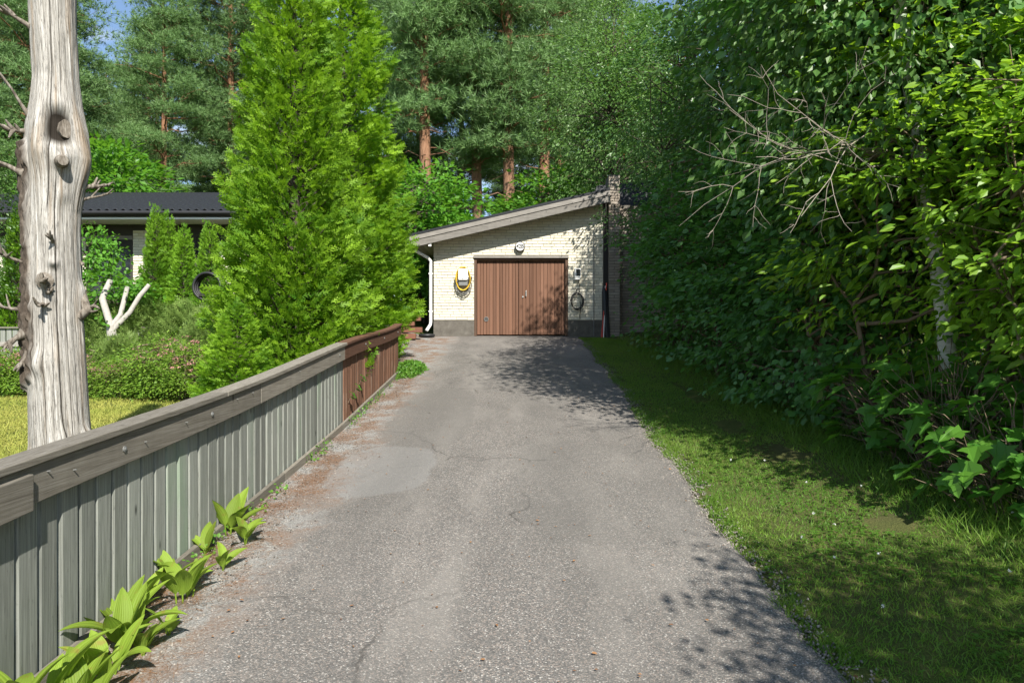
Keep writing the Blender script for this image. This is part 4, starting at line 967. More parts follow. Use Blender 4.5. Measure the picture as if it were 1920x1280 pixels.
def plant(name, label, cat, group, meshes, mats, names, x, y, rz=0, s=1.0, sz=None, dz=0.0):
    t = thing(name, label, cat, (x, y, gz(x, y) + dz), rz, group); t.scale = (s, s, sz or s)
    for me, mt, nm in zip(meshes, mats, names):
        o = put(nm, me, mt, t)
    return t

# ------------------------------------------------------------------ the two big thujas behind the fence
TJ = ('foliage', 'trunk')
tA = make_thuja(101, 7.3, 1.17, 300, 120, .13); tB = make_thuja(202, 10.0, 1.72, 250, 165, .15, layer=.75)
plant('thuja_tree', 'tall bright green thuja cone rising behind the fence, denser of the pair', 'thuja', None, tA, (MAT['thuja'], MAT['bark']), TJ, -3.16, 9.9, 1.0)
plant('thuja_tree', 'tall loose thuja with layered drooping branches beside the brown fence end', 'thuja', None, tB, (MAT['thuja'], MAT['bark']), TJ, -3.48, 13.9, 2.2)
tC = make_thuja(303, 3.0, 1.05, 150, 90, .125, layer=.3)
plant('thuja_bush', 'low spreading yellow-green thuja bush against the grey fence', 'thuja', None, tC, (MAT['thuja'], MAT['bark']), TJ, -3.3, 8.2, .4, .50)
plant('thuja_bush', 'rounded thuja bush between the lawn and the tall thuja', 'thuja', None, tC, (MAT['thuja'], MAT['bark']), TJ, -4.35, 11.2, 2.4, .62, .62)
tD = make_thuja(404, 2.5, .42, 210, 50, .085)
def at(px, Y): return (px - 960) / F * Y
for (px, Y, ht, lb) in ((294, 15.2, 3.35, 'narrow thuja column with twin tips in front of the pale brick pier'), (345, 15.2, 2.95, 'short narrow thuja in the middle of the dark window'), (393, 15.2, 3.0, 'narrow thuja right of the short one by the house wall'), (34, 14.8, 3.4, 'slim thuja column half behind the dead trunk at the house corner'), (314, 15.4, 3.2, 'slender thuja close behind the twin tipped column')):
    plant('thuja_column', lb, 'thuja', 'narrow thujas in front of the house', tD, (MAT['thuja_small'], MAT['bark']), TJ, at(px, Y), Y, px * .7, 1.0, ht / 2.5)

# ------------------------------------------------------------------ pine forest behind
pines = [make_pine(11, 21, 6.0, 3.0), make_pine(12, 23, 7.5, 2.9), make_pine(13, 19, 3.8, 3.2, 62), make_pine(14, 22, 6.5, 3.0)]
PN = ('needles', 'trunk'); PM = (MAT['pine'], MAT['pine_bark'])
rp = random.Random(9)
near_p = [(95, 30, 2, .98, 'broad pine standing behind the dead trunk and dark roof'), (308, 29, 0, .74, 'dense layered pine with orange upper trunk above the garden house'), (440, 31, 3, .92, 'pine with bare lower limbs between the house roof and the tall thuja'), (805, 27, 1, .98, 'tall open pine directly behind the layered thuja'), (892, 28.5, 0, 1.03, 'orange stemmed pine behind the low end of the garage roof'), (962, 27, 3, 1.02, 'slender pine rising over the middle of the garage roof'), (1020, 30, 1, 1.05, 'red barked pine over the high end of the garage roof'), (60, 27, 2, .9, 'dark pine at the far left behind the house corner')]
for (px, Y, k, s, lb) in near_p:
    plant('pine_tree', lb, 'pine', 'pines behind the houses', pines[k], PM, PN, at(px, Y), Y, px * .37, s)
far_lb = 'tall pine standing in the rear rows of the forest'
for i, px in enumerate(list(range(-60, 1300, 78))):
    Y = rp.uniform(37, 47); k = rp.randrange(4); s = rp.uniform(.84, 1.06)
    if 170 < px < 270: s *= .72
    if 330 < px < 420: s *= .78
    plant('pine_tree', far_lb, 'pine', 'pines in the rear rows of the forest', pines[k], PM, PN, at(px + rp.uniform(-25, 25), Y), Y, rp.uniform(0, 6.28), s)
for i, px in enumerate(list(range(-100, 1360, 95))):
    Y = rp.uniform(54, 66); k = rp.randrange(4); s = rp.uniform(.8, 1.0)
    plant('pine_tree', 'distant pine glimpsed between the nearer forest trunks', 'pine', 'distant pines', pines[k], PM, PN, at(px + rp.uniform(-25, 25), Y), Y, rp.uniform(0, 6.28), s)
# broadleaf understorey
BL = ('crown', 'trunk')
mp1 = make_broad(31, 5.2, 2.0, .6, 150, 60, DIAM, .21, .30, .10, 3, .25, .10); mp2 = make_broad(32, 5.6, 2.2, .8, 150, 62, DIAM, .20, .34, .11, 2, .25, .10)
bi1 = make_broad(41, 10, 2.0, 1.6, 300, 80, DIAM, .105, .34, .22, 1, .3, .11, up=.4, droop=.8)
for (px, Y, k, s, sz, lb) in ((862, 21.5, 0, .70, .70, 'bright maple bush just behind the low garage eave'), (1050, 25.0, 1, 1.05, 1.05, 'lush bright maple behind the high end of the garage roof'), (800, 22.5, 1, .95, .95, 'leafy tree between the thuja and the garage eave'), (205, 24.5, 0, 1.2, 1.2, 'bright maple behind the dead trunk above the dark roof'), (975, 27.5, 0, .9, 1.0, 'dull green bush under the pines behind the garage roof'), (760, 25, 0, 1.0, 1.0, 'dark leafy bush behind the downspout'), (300, 25.5, 1, .95, .75, 'low leafy bush behind the black house roof')):
    plant('maple_tree', lb, 'maple', None, (mp1, mp2)[k], (MAT['maple_bg'], MAT['bark']), BL, at(px, Y), Y, px * .6, s, sz)
for (px, Y, s, lb) in ((1158, 23, 1.1, 'tall pale leaved birch behind the brown brick chimney'), (1215, 26, 1.15, 'birch further back behind the right house wing'), (20, 29, 1.2, 'leafy birch at the left behind the dead trunk'), (-105, 14, .62, 'dark leafy tree at the left edge by the house')):
    plant('birch_tree', lb, 'birch', None, bi1, (MAT['birch'], MAT['bark']), BL, at(px, Y), Y, px * .6, s)
# dense far wood closing the view at the foot of the pines
rng = np.random.default_rng(77); n = 26000; Pn = np.stack([rng.uniform(-42, 34, n), rng.uniform(46, 56, n), np.zeros(n)], -1)
Pn[:, 2] = ground_z(Pn[:, 0], Pn[:, 1]) + rng.random(n) ** 1.3 * 4.0 * (.55 + .7 * vn(Pn[:, 0] * .3 + 30, Pn[:, 1] * .3))
o = put('forest_undergrowth', scatter(DIAM, Pn, rng.normal(size=(n, 3)), rng.normal(size=(n, 3)) + [0, -.4, .6], rng.uniform(.3, .6, n), None, 'undergrowth'), MAT['spruce']); tag(o, 'dark undergrowth closing the view at the foot of the forest', 'undergrowth', kind='stuff')

# ------------------------------------------------------------------ right side: hedge, tall shrubs and trees along the verge
hd = [make_broad(51, 4.3, 1.35, .0, 210, 56, ROUND, .095, .22, .06, 7, .5, .07, fill_low=True, shell=.75), make_broad(52, 4.6, 1.4, .0, 210, 56, OVAL, .11, .22, .06, 7, .5, .07, fill_low=True, shell=.75)]
BLS = ('foliage', 'stems')
for i, (x, y, k, s, sz, lb) in enumerate(((4.35, 8.3, 0, 1.0, 1.0, 'dark round-leaved bush right behind the young maples'), (4.25, 9.9, 1, 1.0, 1.0, 'dark round-leaved bush in the middle of the hedge row'), (4.15, 11.5, 0, 1.0, 1.0, 'dark round-leaved bush bulging over the narrowing verge'), (4.1, 13.1, 1, 1.0, .95, 'dark round-leaved bush where the verge grows narrow'), (4.15, 14.7, 0, .98, .95, 'dark round-leaved bush last in the hedge before the brown wall'), (5.3, 16.6, 1, 1.05, 1.1, 'dark bush growing against the brown brick wall'))):
    plant('hedge_bush', lb, 'bush', 'dark hedge bushes along the verge', hd[k], (MAT['hedge'], MAT['stem']), BLS, x, y, i * 1.3, s, sz)
hw = [make_broad(61, 8.2, 2.3, 1.6, 290, 90, OVAL, .085, .24, .07, 3, .35, .13, berries=260, droop=.45), make_broad(62, 9.2, 2.4, 2.0, 290, 90, OVAL, .085, .25, .07, 3, .35, .13, berries=200, droop=.45)]
BLB = ('crown', 'stems', 'berries'); HM = (MAT['hawthorn'], MAT['bark'], MAT['berry'])
for i, (x, y, k, s, lb) in enumerate(((5.45, 14.4, 0, .95, 'dark small-leaved tree with red berries reaching over the garage corner'), (5.0, 11.0, 1, 1.0, 'tall dark berry tree rising behind the hedge row'), (5.0, 17.4, 1, 1.05, 'dark berry tree standing in front of the right house wing'), (6.2, 12.9, 0, 1.15, 'tall dark berry tree behind the others near the house wing'))):
    plant('berry_tree', lb, 'tree', None, hw[k], HM, BLB, x, y, 1.1 + i * 2.1, s)
bt_ = [o for o in COL.objects if o.get('label', '').startswith('dark small-leaved tree')][0]
rng = np.random.default_rng(64); Pn, A, N, S, br = [], [], [], [], []
M4 = Matrix.LocRotScale(bt_.location, bt_.rotation_euler, bt_.scale).inverted()
for (sx0, tg) in (((3.9, 15.0, 4.2), (1.75, 16.4, 4.75)), ((3.8, 14.8, 4.0), (2.35, 15.9, 4.1)), ((3.8, 15.4, 3.6), (2.75, 16.3, 3.3)), ((3.9, 15.0, 4.0), (2.1, 16.3, 4.25))):
    bp = bez(sx0, tg, rng, .06, .03, 10); br.append((bp, np.linspace(.022, .004, 10)))
    for k in range(16):
        t = rng.uniform(.25, 1.0); c = bp[min(int(t * 9), 9)] + rng.normal(size=3) * [.18, .18, .12]; m_ = 26; q = rng.normal(size=(m_, 3)) * [.12, .12, .07]
        br.append((bez(bp[min(int(t * 9), 9)], c, rng, 0, .05, 4), np.linspace(.006, .002, 4))); Pn.append(c + q); A.append(q * 4 + rng.normal(size=(m_, 3)) * .5 + [-.5, .2, -.5]); N.append(rng.normal(size=(m_, 3)) * .6 + [0, -.2, .8]); S.append(.07 * rng.uniform(.6, 1.2, m_))
ob = put('overhanging_branch', tubes_mesh('branch', br, 5), MAT['bark'], bt_); ob.matrix_local = M4
ol = put('branch_leaves', scatter(OVAL, np.concatenate(Pn), np.concatenate(A), np.concatenate(N), np.concatenate(S), None, 'leaves'), MAT['hawthorn'], ob)
lm = make_broad(71, 8.5, 2.1, 1.4, 330, 46, ROUND, .115, .32, .20, 2, .3, .12, up=.35, droop=1.0)
for i, (x, y, s, lb) in enumerate(((4.6, 7.6, 1.0, 'tree with glossy hanging heart-shaped leaves above the hedge'), (5.8, 9.2, 1.15, 'tall glossy-leaved tree in the second row behind the hedge'), (7.2, 5.4, 1.1, 'glossy-leaved tree filling the gap behind the sunlit shrubs'))):
    plant('lime_tree', lb, 'tree', None, lm, (MAT['lime'], MAT['bark']), BL, x, y, i * 2.0 + .5, s)
dg = [make_broad(81, 4.6, 1.45, .8, 140, 52, OVAL, .105, .21, .05, 7, .55, .06, up=1.1, shell=.6), make_broad(82, 4.0, 1.3, .7, 125, 52, LONG, .115, .21, .055, 6, .55, .06, up=1.1, shell=.6)]
for i, (x, y, k, s, lb) in enumerate(((4.55, 5.1, 0, .88, 'sunlit yellow-green shrub arching over the verge by the birch trunk'), (5.3, 4.7, 1, 1.2, 'tall sunlit yellow-green shrub at the right beside the first one'), (5.4, 6.7, 0, 1.3, 'sunlit yellow-green shrub standing behind the birch trunk'), (4.2, 6.7, 1, 1.05, 'yellow-green shrub leaning out beyond the birch towards the drive'), (4.75, 2.8, 1, .7, 'yellow-green shrub nearest the street end of the verge'))):
    plant('dogwood_shrub', lb, 'shrub', None, dg[k], (MAT['dogwood'], MAT['stem']), BLS, x, y, i * 1.7 + .3, s)
# birch with pale trunk inside the shrubs
rng = np.random.default_rng(5); bx, by = 4.12, 6.45
bt = thing('birch_tree', 'birch with peeling white trunk standing among the sunlit shrubs', 'birch', (bx, by, gz(bx, by)))
pts = np.array([[.06, 0, -.2], [.02, 0, .6], [-.02, 0, 1.3], [-.08, .05, 2.0], [-.22, .1, 3.0], [-.38, .1, 4.2], [-.5, .1, 6], [-.5, .2, 8.6]]); put('trunk', tubes_mesh('trunk', [(pts, np.array([.10, .085, .08, .075, .07, .06, .045, .015]))], 14), MAT['birch_bark'], bt)
o = put('crown', bi1[0], MAT['birch'], bt); o.scale = (.85, .85, .9); o.location = (-.3, .4, .6)
# out of frame, towards the street: the trees whose shade falls on the asphalt and the verge
for i, (x, y, s, lb) in enumerate(((3.7, -.45, .6, 'leafy tree at the street end of the verge shading the drive'),)):
    plant('street_tree', lb, 'tree', None, lm, (MAT['lime'], MAT['bark']), BL, x, y, 1 + i * 2.3, s)
# young maples under the shrubs
def make_sapling(seed, n, h, r, ls):
    rng = np.random.default_rng(seed); br, Pn, A, N, S = [], [], [], [], []
    for i in range(n):
        az = rng.uniform(0, 6.28); rr_ = r * math.sqrt(rng.random()); z = h * rng.uniform(.22, 1.0) * (1 - .35 * (rr_ / r) ** 2); d = np.array([math.cos(az), math.sin(az), 0]); c = d * rr_ + [0, 0, z]
        b0 = np.array([d[0] * rr_ * .35, d[1] * rr_ * .35, -.05 if i % 3 == 0 else z * .6]); br.append((bez(b0, c, rng, .04, .04, 5), np.linspace(.007, .0025, 5))); Pn.append(c); A.append(d + rng.normal(size=3) * .4 + [0, 0, -.35]); N.append(np.array([0, 0, 1.0]) + d * .45 + rng.normal(size=3) * .25); S.append(ls * rng.uniform(.6, 1.25))
    return scatter(MAPLE, np.array(Pn), np.array(A), np.array(N), np.array(S), None, 'maple_leaves'), tubes_mesh('stems', br, 5)
sp = [make_sapling(91, 150, 1.5, .75, .17), make_sapling(92, 110, 1.05, .7, .19)]
for i, (x, y, k, s, lb) in enumerate(((3.75, 5.75, 0, .85, 'young maple with big lobed leaves at the foot of the sunlit shrub'), (3.95, 7.2, 0, .9, 'young maple leaning out beside the dark hedge'), (4.0, 4.75, 1, .9, 'low maple seedling clump with wide lobed leaves on the verge edge'), (4.5, 5.6, 0, .95, 'young maple deep in the shade beside the birch trunk'), (3.35, 14.9, 1, .6, 'small bright maple seedling at the brown wall'), (3.75, 5.05, 1, 1.0, 'maple seedling clump with the widest leaves beneath the arching shrub'), (4.15, 6.2, 0, .95, 'young maple at the foot of the white birch trunk'), (3.8, 6.55, 1, 1.1, 'low young maple between the birch and the hedge'), (4.6, 4.0, 1, 1.0, 'maple seedling clump beyond the verge at the street end'))):
    plant('young_maple', lb, 'maple', None, sp[k], (MAT['maple_low'], MAT['stem']), ('leaves', 'stems'), x, y, i * 1.9, s)
# bare dead twigs reaching out of the shrubs
rng = np.random.default_rng(15); tw_ = []
def grow(p, d, L, r, lv):
    n = 6; pts = [p]
    for i in range(n):
        d = d + rng.normal(size=3) * .17; d /= np.linalg.norm(d); pts.append(pts[-1] + d * L / n)
    tw_.append((np.array(pts), np.linspace(r, r * .45, n + 1)))
    if lv <= 0: return
    for k in range(5 if lv > 1 else 4):
        j = rng.integers(2, n); s = rng.normal(size=3); s -= d * (s @ d); s /= np.linalg.norm(s); dd = d * .75 + s * .75; grow(pts[j], dd / np.linalg.norm(dd), L * rng.uniform(.25, .45), r * .6, lv - 1)
q0 = np.array([3.3, 6.4, gz(3.3, 6.4)]); dt = thing('dead_shrub', 'leafless grey shrub with bare twigs poking out over the verge', 'dead shrub', tuple(q0))
tw_.append((bez((1.5, .7, -.1), np.array(P(1700, 300, 6.5)) - q0, rng, 0, .03, 8), np.linspace(.022, .012, 8)))
for tgt in ((1285, 338), (1345, 318), (1365, 232), (1440, 262), (1400, 345), (1450, 185)):
    e = np.array(P(*tgt, 5.45)) - q0; top = np.array(P(1560 + rng.uniform(0, 110), 265 + rng.uniform(-60, 60), 6.1)) - q0; tw_.append((bez(np.array(P(1700, 300, 6.5)) - q0, top, rng, 0, .03, 5), np.linspace(.011, .007, 5))); d = e - top; L = np.linalg.norm(d); grow(top, d / L, L * .95, .0052, 2)
put('twigs', tubes_mesh('twigs', tw_, 5), MAT['twig'], dt)

# ------------------------------------------------------------------ garden shrubs, left
sp1 = make_broad(111, 1.25, .85, .0, 150, 66, DIAM, .058, .17, .085, 9, .6, .03, fill_low=True, shell=.7); 
def flowers(seed, n, h, r):
    rng = np.random.default_rng(seed); P_, s = [], []
    for i in range(n):
        az = rng.uniform(0, 6.28); rr_ = r * math.sqrt(rng.random()) * .95; z = h * (1 - .35 * (rr_ / r) ** 2) * rng.uniform(.8, 1.06); k = 16
        P_.append(np.array([math.cos(az) * rr_, math.sin(az) * rr_, z]) + rng.normal(size=(k, 3)) * [.045, .045, .012])
    P_ = np.concatenate(P_); n_ = len(P_); return scatter(DIAM, P_, rng.normal(size=(n_, 3)), rng.normal(size=(n_, 3)) + [0, -.3, 1.2], rng.uniform(.025, .05, n_), None, 'blossom')
fl1 = flowers(7, 60, 1.24, .85)
for i, (px, Y, s, sz, lb) in enumerate(((30, 13.0, .85, .66, 'flowering pink spirea bush left of the dead trunk'), (-20, 13.2, .9, .6, 'spirea bush at the far left end of the row'), (190, 12.6, .85, .50, 'pink flowering spirea bush just right of the dead trunk'), (262, 12.5, .9, .58, 'large pink flowering spirea bush in the middle of the row'), (335, 12.4, .95, .86, 'tall pink flowering spirea bush with the most blossom by the fence'), (395, 12.2, .9, .72, 'spirea bush running up to the tall thuja'), (105, 12.9, .9, .75, 'spirea bush hidden mostly by the dead trunk'))):
    plant('spirea_bush', lb, 'bush', 'spirea bushes along the lawn', (*sp1, fl1), (MAT['spirea'], MAT['stem'], MAT['pink']), ('foliage', 'stems', 'blossom'), at(px, Y), Y, i * 1.4, s, sz)
rng = np.random.default_rng(8); n = 9000
def juniper(seed, h, r, n):
    rng = np.random.default_rng(seed); az = rng.uniform(0, 6.28, n); rr_ = r * rng.random(n) ** .45; z = h * (1 - .55 * (rr_ / r) ** 2) * rng.random(n) ** .35 * (.8 + .4 * vn(np.cos(az) * rr_ * 3 + 20, np.sin(az) * rr_ * 3 + 20)); Pn = np.stack([np.cos(az) * rr_, np.sin(az) * rr_, z], -1)
    a = np.stack([np.cos(az), np.sin(az), np.full(n, .7)], -1) + rng.normal(size=(n, 3)) * .45
    st = [(bez((0, 0, -.1), (math.cos(q) * r * .8, math.sin(q) * r * .8, h * .6), rng, .1, .05, 6), np.linspace(.025, .006, 6)) for q in np.linspace(0, 6.28, 9)[:-1]]
    return scatter(_spray(3, .05), Pn, a, rng.normal(size=(n, 3)) + [0, 0, .5], rng.uniform(.10, .2, n), None, 'juniper_sprays'), tubes_mesh('juniper_stems', st, 5)
jn = juniper(5, 1.35, 1.0, 7000)
for i, (px, Y, s, sz, lb) in enumerate(((205, 14.75, .9, 1.1, 'feathery light green juniper behind the garden fence near the trunk'), (290, 14.7, 1.05, 1.12, 'broad feathery juniper mound in front of the narrow thujas'), (375, 14.7, 1.0, 1.15, 'feathery juniper mound beside the black hose coil'), (222, 13.35, .5, .8, 'small feathery juniper at the foot of the pruned tree'), (402, 13.4, .7, 1.15, 'feathery juniper half hiding the black hose coil'), (430, 13.6, .9, 1.2, 'feathery juniper next to the tall thuja'))):
    plant('juniper_bush', lb, 'bush', 'juniper bushes behind the garden fence', jn, (MAT['juniper'], MAT['stem']), BLS, at(px, Y), Y, i * 1.1, s, sz)
ap = make_broad(121, 2.2, 1.0, 1.15, 42, 36, ROUND, .11, .2, .06, 1, .3, .05)
plant('fruit_tree', 'small round-leaved fruit tree in front of the dark house window', 'tree', None, ap, (MAT['maple_bg'], MAT['bark']), BL, at(212, 14.6), 14.6, .4, .92, .98)
plant('willow_bush', 'loose leafy branch bush under the eave beside the dead trunk', 'bush', None, ap, (MAT['birch'], MAT['bark']), BL, at(170, 16.3), 16.3, 2.4, .75, 1.28)
# black hose coil
hc = P(392, 525, 14.2); hr = thing('hose_coil', 'black ribbed hose coil standing among the garden shrubs', 'hose', (hc.x, hc.y, hc.z - .42))
for k in range(5):
    b = MB(); rr_ = .28 - .015 * (k % 3); b.tube([(rr_ * math.cos(a), -.1 + .05 * k + .01 * math.sin(3 * a), .28 + rr_ * math.sin(a)) for a in np.linspace(0, 2 * math.pi, 33)], .027, 8, False); b.build('coil', MAT['black'], hr)
b = MB(); b.tube([(0, 0, .05), (0, 0, -.75)], .03, 8); b.box((0, .0, .1), (.3, .3, .05)); b.build('stand', MAT['dark_void'], hr)
# ------------------------------------------------------------------ broad-leaved lilies along the fence
def lily_leaf(L, w, arch, fold, seed):
    n, k = 12, 7; g = np.zeros((n, k, 3)); rng = np.random.default_rng(seed)
    ang = np.cumsum(np.concatenate([[math.radians(72)], np.full(n - 1, -arch / (n - 1))])); ds = L / (n - 1); x = z = 0.0
    for i in range(n):
        t = i / (n - 1); wd = w * (math.sin(math.pi * min(1, t ** .72)) ** .85) * .5 + .004 * (1 - t) + .0008
        nx_, nz_ = -math.sin(ang[i]), math.cos(ang[i])
        for j in range(k):
            s = (j / (k - 1) - .5) * 2; lift = fold * wd * (abs(s) ** 1.4) + .0035 * math.cos(s * 9) * math.sin(math.pi * t)
            g[i, j] = (x + nx_ * lift, s * wd * (1 - .18 * fold), z + nz_ * lift)
        x += math.cos(ang[i]) * ds; z += math.sin(ang[i]) * ds
    me = surf_mesh('leaf', g, True)
    uv = me.attributes.new('across', 'FLOAT', 'POINT'); uv.data.foreach_set('value', np.tile(np.linspace(-1, 1, k), n).astype(np.float32))
    return me
m = M('lily_leaf', .58, .25); a = m.attr('across'); wv = m.math('SINE', m.math('MULTIPLY', a, 28.0)); n1 = m.noise(m.coord((20, 20, 20), rnd=5.0), 1, 4)
c = m.mix(m.ramp(wv, [(.0, 0), (1, .35)]), (.20, .30, .035), (.27, .38, .06)); c = m.mix(m.ramp(n1, [(.58, 0), (.70, .75)]), c, (.24, .19, .045)); br = m.math('ADD', m.math('MULTIPLY', m.rnd(), .5), .7)
hs = m.n('ShaderNodeHueSaturation'); m.l(br, hs.inputs['Value']); m.l(c, hs.inputs['Color']); m.col(hs.outputs[0]); m.bump(wv, .25, .003)
tb = m.n('ShaderNodeBsdfTranslucent'); tb.inputs[0].default_value = (.30, .46, .04, 1); ms = m.n('ShaderNodeMixShader'); ms.inputs[0].default_value = .35; m.l(m.b.outputs[0], ms.inputs[1]); m.l(tb.outputs[0], ms.inputs[2]); m.l(ms.outputs[0], m.o.inputs['Surface']); MAT['lily'] = m.m
LV = [lily_leaf(.23, .088, .6, .3, 1), lily_leaf(.21, .078, 1.0, .4, 2), lily_leaf(.19, .082, .3, .25, 3), lily_leaf(.24, .08, 1.3, .4, 4), lily_leaf(.13, .058, .8, .35, 5)]
for q in LV: q.materials.append(MAT['lily'])
rl = random.Random(33)
def lily(x, y, n, s, label, az0=None, tall=.045):
    z = drive_z(x, y) - .008; t = thing('lily_plant', label, 'plant', (x, y, z), 0, 'lilies growing along the fence')
    st = MB(); a0 = rl.uniform(0, 6.28)
    for i in range(n):
        a = (az0 if az0 is not None else a0) + (i - (n - 1) / 2) * (2.2 if n < 3 else 5.2 / n) + rl.uniform(-.35, .35); h = tall * rl.uniform(.5, 1.4) * s; r = rl.uniform(0, .09) * (n > 5)
        p = Vector((math.cos(a) * r, math.sin(a) * r, 0)); q = p + Vector((math.cos(a) * .012, math.sin(a) * .012, h))
        st.tube([p - Vector((0, 0, .02)), (p + q) / 2, q], [.005 * s, .0045 * s, .004 * s], 6)
        k = rl.choice((0, 0, 1, 1, 2, 3, 4)); o = put('leaf', LV[k], None, t, q, (rl.uniform(-.25, .25), rl.uniform(-.15, .35), a), (s * rl.uniform(.8, 1.12),) * 3)
    st.build('stem', MAT['lily'], t)
def gp(px, py):                   # point on the strip beside the fence under a photo pixel
    lo, hi = 1.5, 14.0
    for _ in range(50):
        y = (lo + hi) / 2; x = (px - 960) / F * y
        yy_ = 640 + F * (CAMZ - drive_z(x, y)) / y
        if yy_ > py: lo = y
        else: hi = y
    return max(x, FX + .09), y
LL = [((460, 1022), 4, 1.0, 'lily with one leaf bent flat over the drive, last of the row', .3), ((400, 1000), 9, 1.2, 'fullest lily clump of spreading leaves against the grey boards', None), ((418, 1068), 4, .8, 'small lily with brown scorched leaf tips', .4), ((385, 1040), 4, .9, 'lily with paired leaves below the fullest clump', 1.2), ((345, 1120), 6, 1.15, 'lily with a long blade pointing away from the fence', .2), ((310, 1095), 5, 1.0, 'upright lily pressed to the boards with darker leaves', None), ((316, 1190), 4, .8, 'small lily with a flat leaf standing out on the needles', -.2), ((362, 1095), 3, .7, 'short lily sprout between two larger plants', .0),
      ((245, 1150), 6, 1.1, 'lily with a tall upright leaf against the planks', 1.0), ((205, 1180), 6, 1.05, 'lily clump with wide lower leaves by the plank foot', None), ((232, 1215), 8, 1.25, 'large fresh lily clump of wide pointed leaves', .2), ((268, 1228), 5, 1.0, 'lily leaning out over the drive next to the large clump', -.2), ((205, 1262), 6, 1.15, 'lily clump spilling onto the needle litter', None), ((100, 1330), 5, 1.25, 'lily with broad upright leaves at the plank foot near the street', 1.2), ((40, 1370), 4, 1.25, 'lily with a single dark streaked broad leaf near the street end', 1.2), ((150, 1330), 5, 1.1, 'lily growing at the street end of the row', .4), ((180, 1340), 4, 1.0, 'lily at the very street end leaning over the drive', 0)]
for (px, py), n, s, lb, a0 in LL:
    x, y = gp(px, py); lily(x, y, n, s, lb, a0)

# ------------------------------------------------------------------ grass, clover, litter
rng = np.random.default_rng(99)
BLADE = ([(0, -.5, 0), (0, .5, 0), (.55, .32, .10), (.55, -.32, .10), (1, 0, .38)], [(0, 1, 2, 3), (3, 2, 4)])
def blades(name, X, Y, Z, hmin, hmax, w, lean, mat, label, cat):
    n = len(X); a = rng.normal(size=(n, 3)) * lean; a[:, 2] = 1; nn = rng.normal(size=(n, 3)); nn[:, 2] *= .2; h = rng.uniform(hmin, hmax, n)
    A = unit(a); B = unit(np.cross(nn, A)); N = np.cross(A, B); tv = np.array(BLADE[0]); W_ = w * rng.uniform(.6, 1.3, n)
    V = np.stack([X, Y, Z], -1)[:, None] + h[:, None, None] * (tv[None, :, 0:1] * A[:, None] + tv[None, :, 2:3] * N[:, None]) + W_[:, None, None] * tv[None, :, 1:2] * B[:, None]
    lf = np.array([0, 1, 2, 3, 3, 2, 4]); loops = (np.arange(n)[:, None] * 5 + lf).ravel(); st = (np.arange(n)[:, None] * 7 + np.array([0, 4])).ravel()
    var = np.clip(.5 * rng.random(n) + .6 * vn(X * 1.7 + 30, Y * 1.7 + 30) - .05, 0, 1)
    o = put(name, np_mesh(name, V.reshape(-1, 3), loops, st, False, np.repeat(var, 2)), mat); tag(o, label, cat, kind='stuff'); return o
# right verge
n = 130000; Y = 1.6 + 16.2 * rng.random(n) ** 1.75; E = right_edge(Y); wdt = np.interp(Y, [0, 3, 6, 10, 14, 17, 18], [3.6, 3.2, 2.4, 1.9, 1.5, .9, .6]); X = E - .05 + wdt * rng.random(n)
ok = ((vn(Y * 7, X * 7) > .40) | (X > E + .16)) & ((vn(X * 2.2 + 3, Y * 2.2) > .27) | (X < E + .9)); X, Y = X[ok], Y[ok]
blades('verge_grass', X, Y, ground_z(X, Y) - .005, .018, .055, .0058, .6, MAT['grass'], 'green mown grass verge between the driveway and the hedge', 'grass')
n = 11000; Y = 2 + 15 * rng.random(n) ** 1.3; X = 3.0 + .9 * rng.random(n) - .45 * sstep(7, 15, Y); blades('long_grass', X, Y, ground_z(X, Y) - .01, .07, .24, .006, .55, MAT['grass'], 'longer uncut grass at the foot of the hedge', 'grass')
# clover in the verge
n = 9000; Y = 2 + 8 * rng.random(n) ** 1.5; X = right_edge(Y) + 2.6 * rng.random(n); ok = vn(X * 1.6 + 7, Y * 1.6) > .48; X, Y = X[ok], Y[ok]; n = len(X)
P3 = np.repeat(np.stack([X, Y, ground_z(X, Y) + rng.uniform(.02, .05, n)], -1), 3, 0); az = np.repeat(rng.uniform(0, 6.28, n), 3) + np.tile([0, 2.1, 4.2], n)
o = put('clover', scatter(ROUND, P3, np.stack([np.cos(az), np.sin(az), np.full(3 * n, .15)], -1), rng.normal(size=(3 * n, 3)) * .2 + [0, 0, 1], np.repeat(rng.uniform(.012, .022, n), 3), None, 'clover'), MAT['clover']); tag(o, 'clover leaves mixed into the grass verge', 'clover', kind='stuff')
n = 20; Y = 2.6 + 4.5 * rng.random(n); X = right_edge(Y) + .2 + 2.2 * rng.random(n); k = 26
P3 = np.repeat(np.stack([X, Y, ground_z(X, Y) + .075], -1), k, 0) + rng.normal(size=(n * k, 3)) * .0032
o = put('clover_blossom', scatter(DIAM, P3, rng.normal(size=(n * k, 3)) + [0, 0, .6], rng.normal(size=(n * k, 3)), np.full(n * k, .008), None, 'blossom'), MAT['white_plastic']); tag(o, 'scattered small white clover blossoms in the verge', 'clover', kind='stuff')
# garden lawn
n = 150000; Y = 3.2 + 10 * rng.random(n) ** 1.2; X = -2.35 - 10.5 * rng.random(n) ** 1.25 * (Y / 13); ok = X > -.80 * Y - .6; X, Y = X[ok], Y[ok]
blades('lawn_grass', X, Y, ground_z(X, Y) - .005, .03, .07, .010, .5, MAT['dry_grass'], 'sun-dried yellow green lawn in the garden behind the fence', 'lawn')
n = 1500; Y = rng.uniform(4.4, 5.6, n); X = -.70 * Y - .35 + rng.normal(size=n) * .3 - .1; blades('dry_weeds', X, Y, ground_z(X, Y), .15, .42, .006, .35, MAT['dry_grass'], 'dry seeding weeds beside the dead trunk', 'weeds')
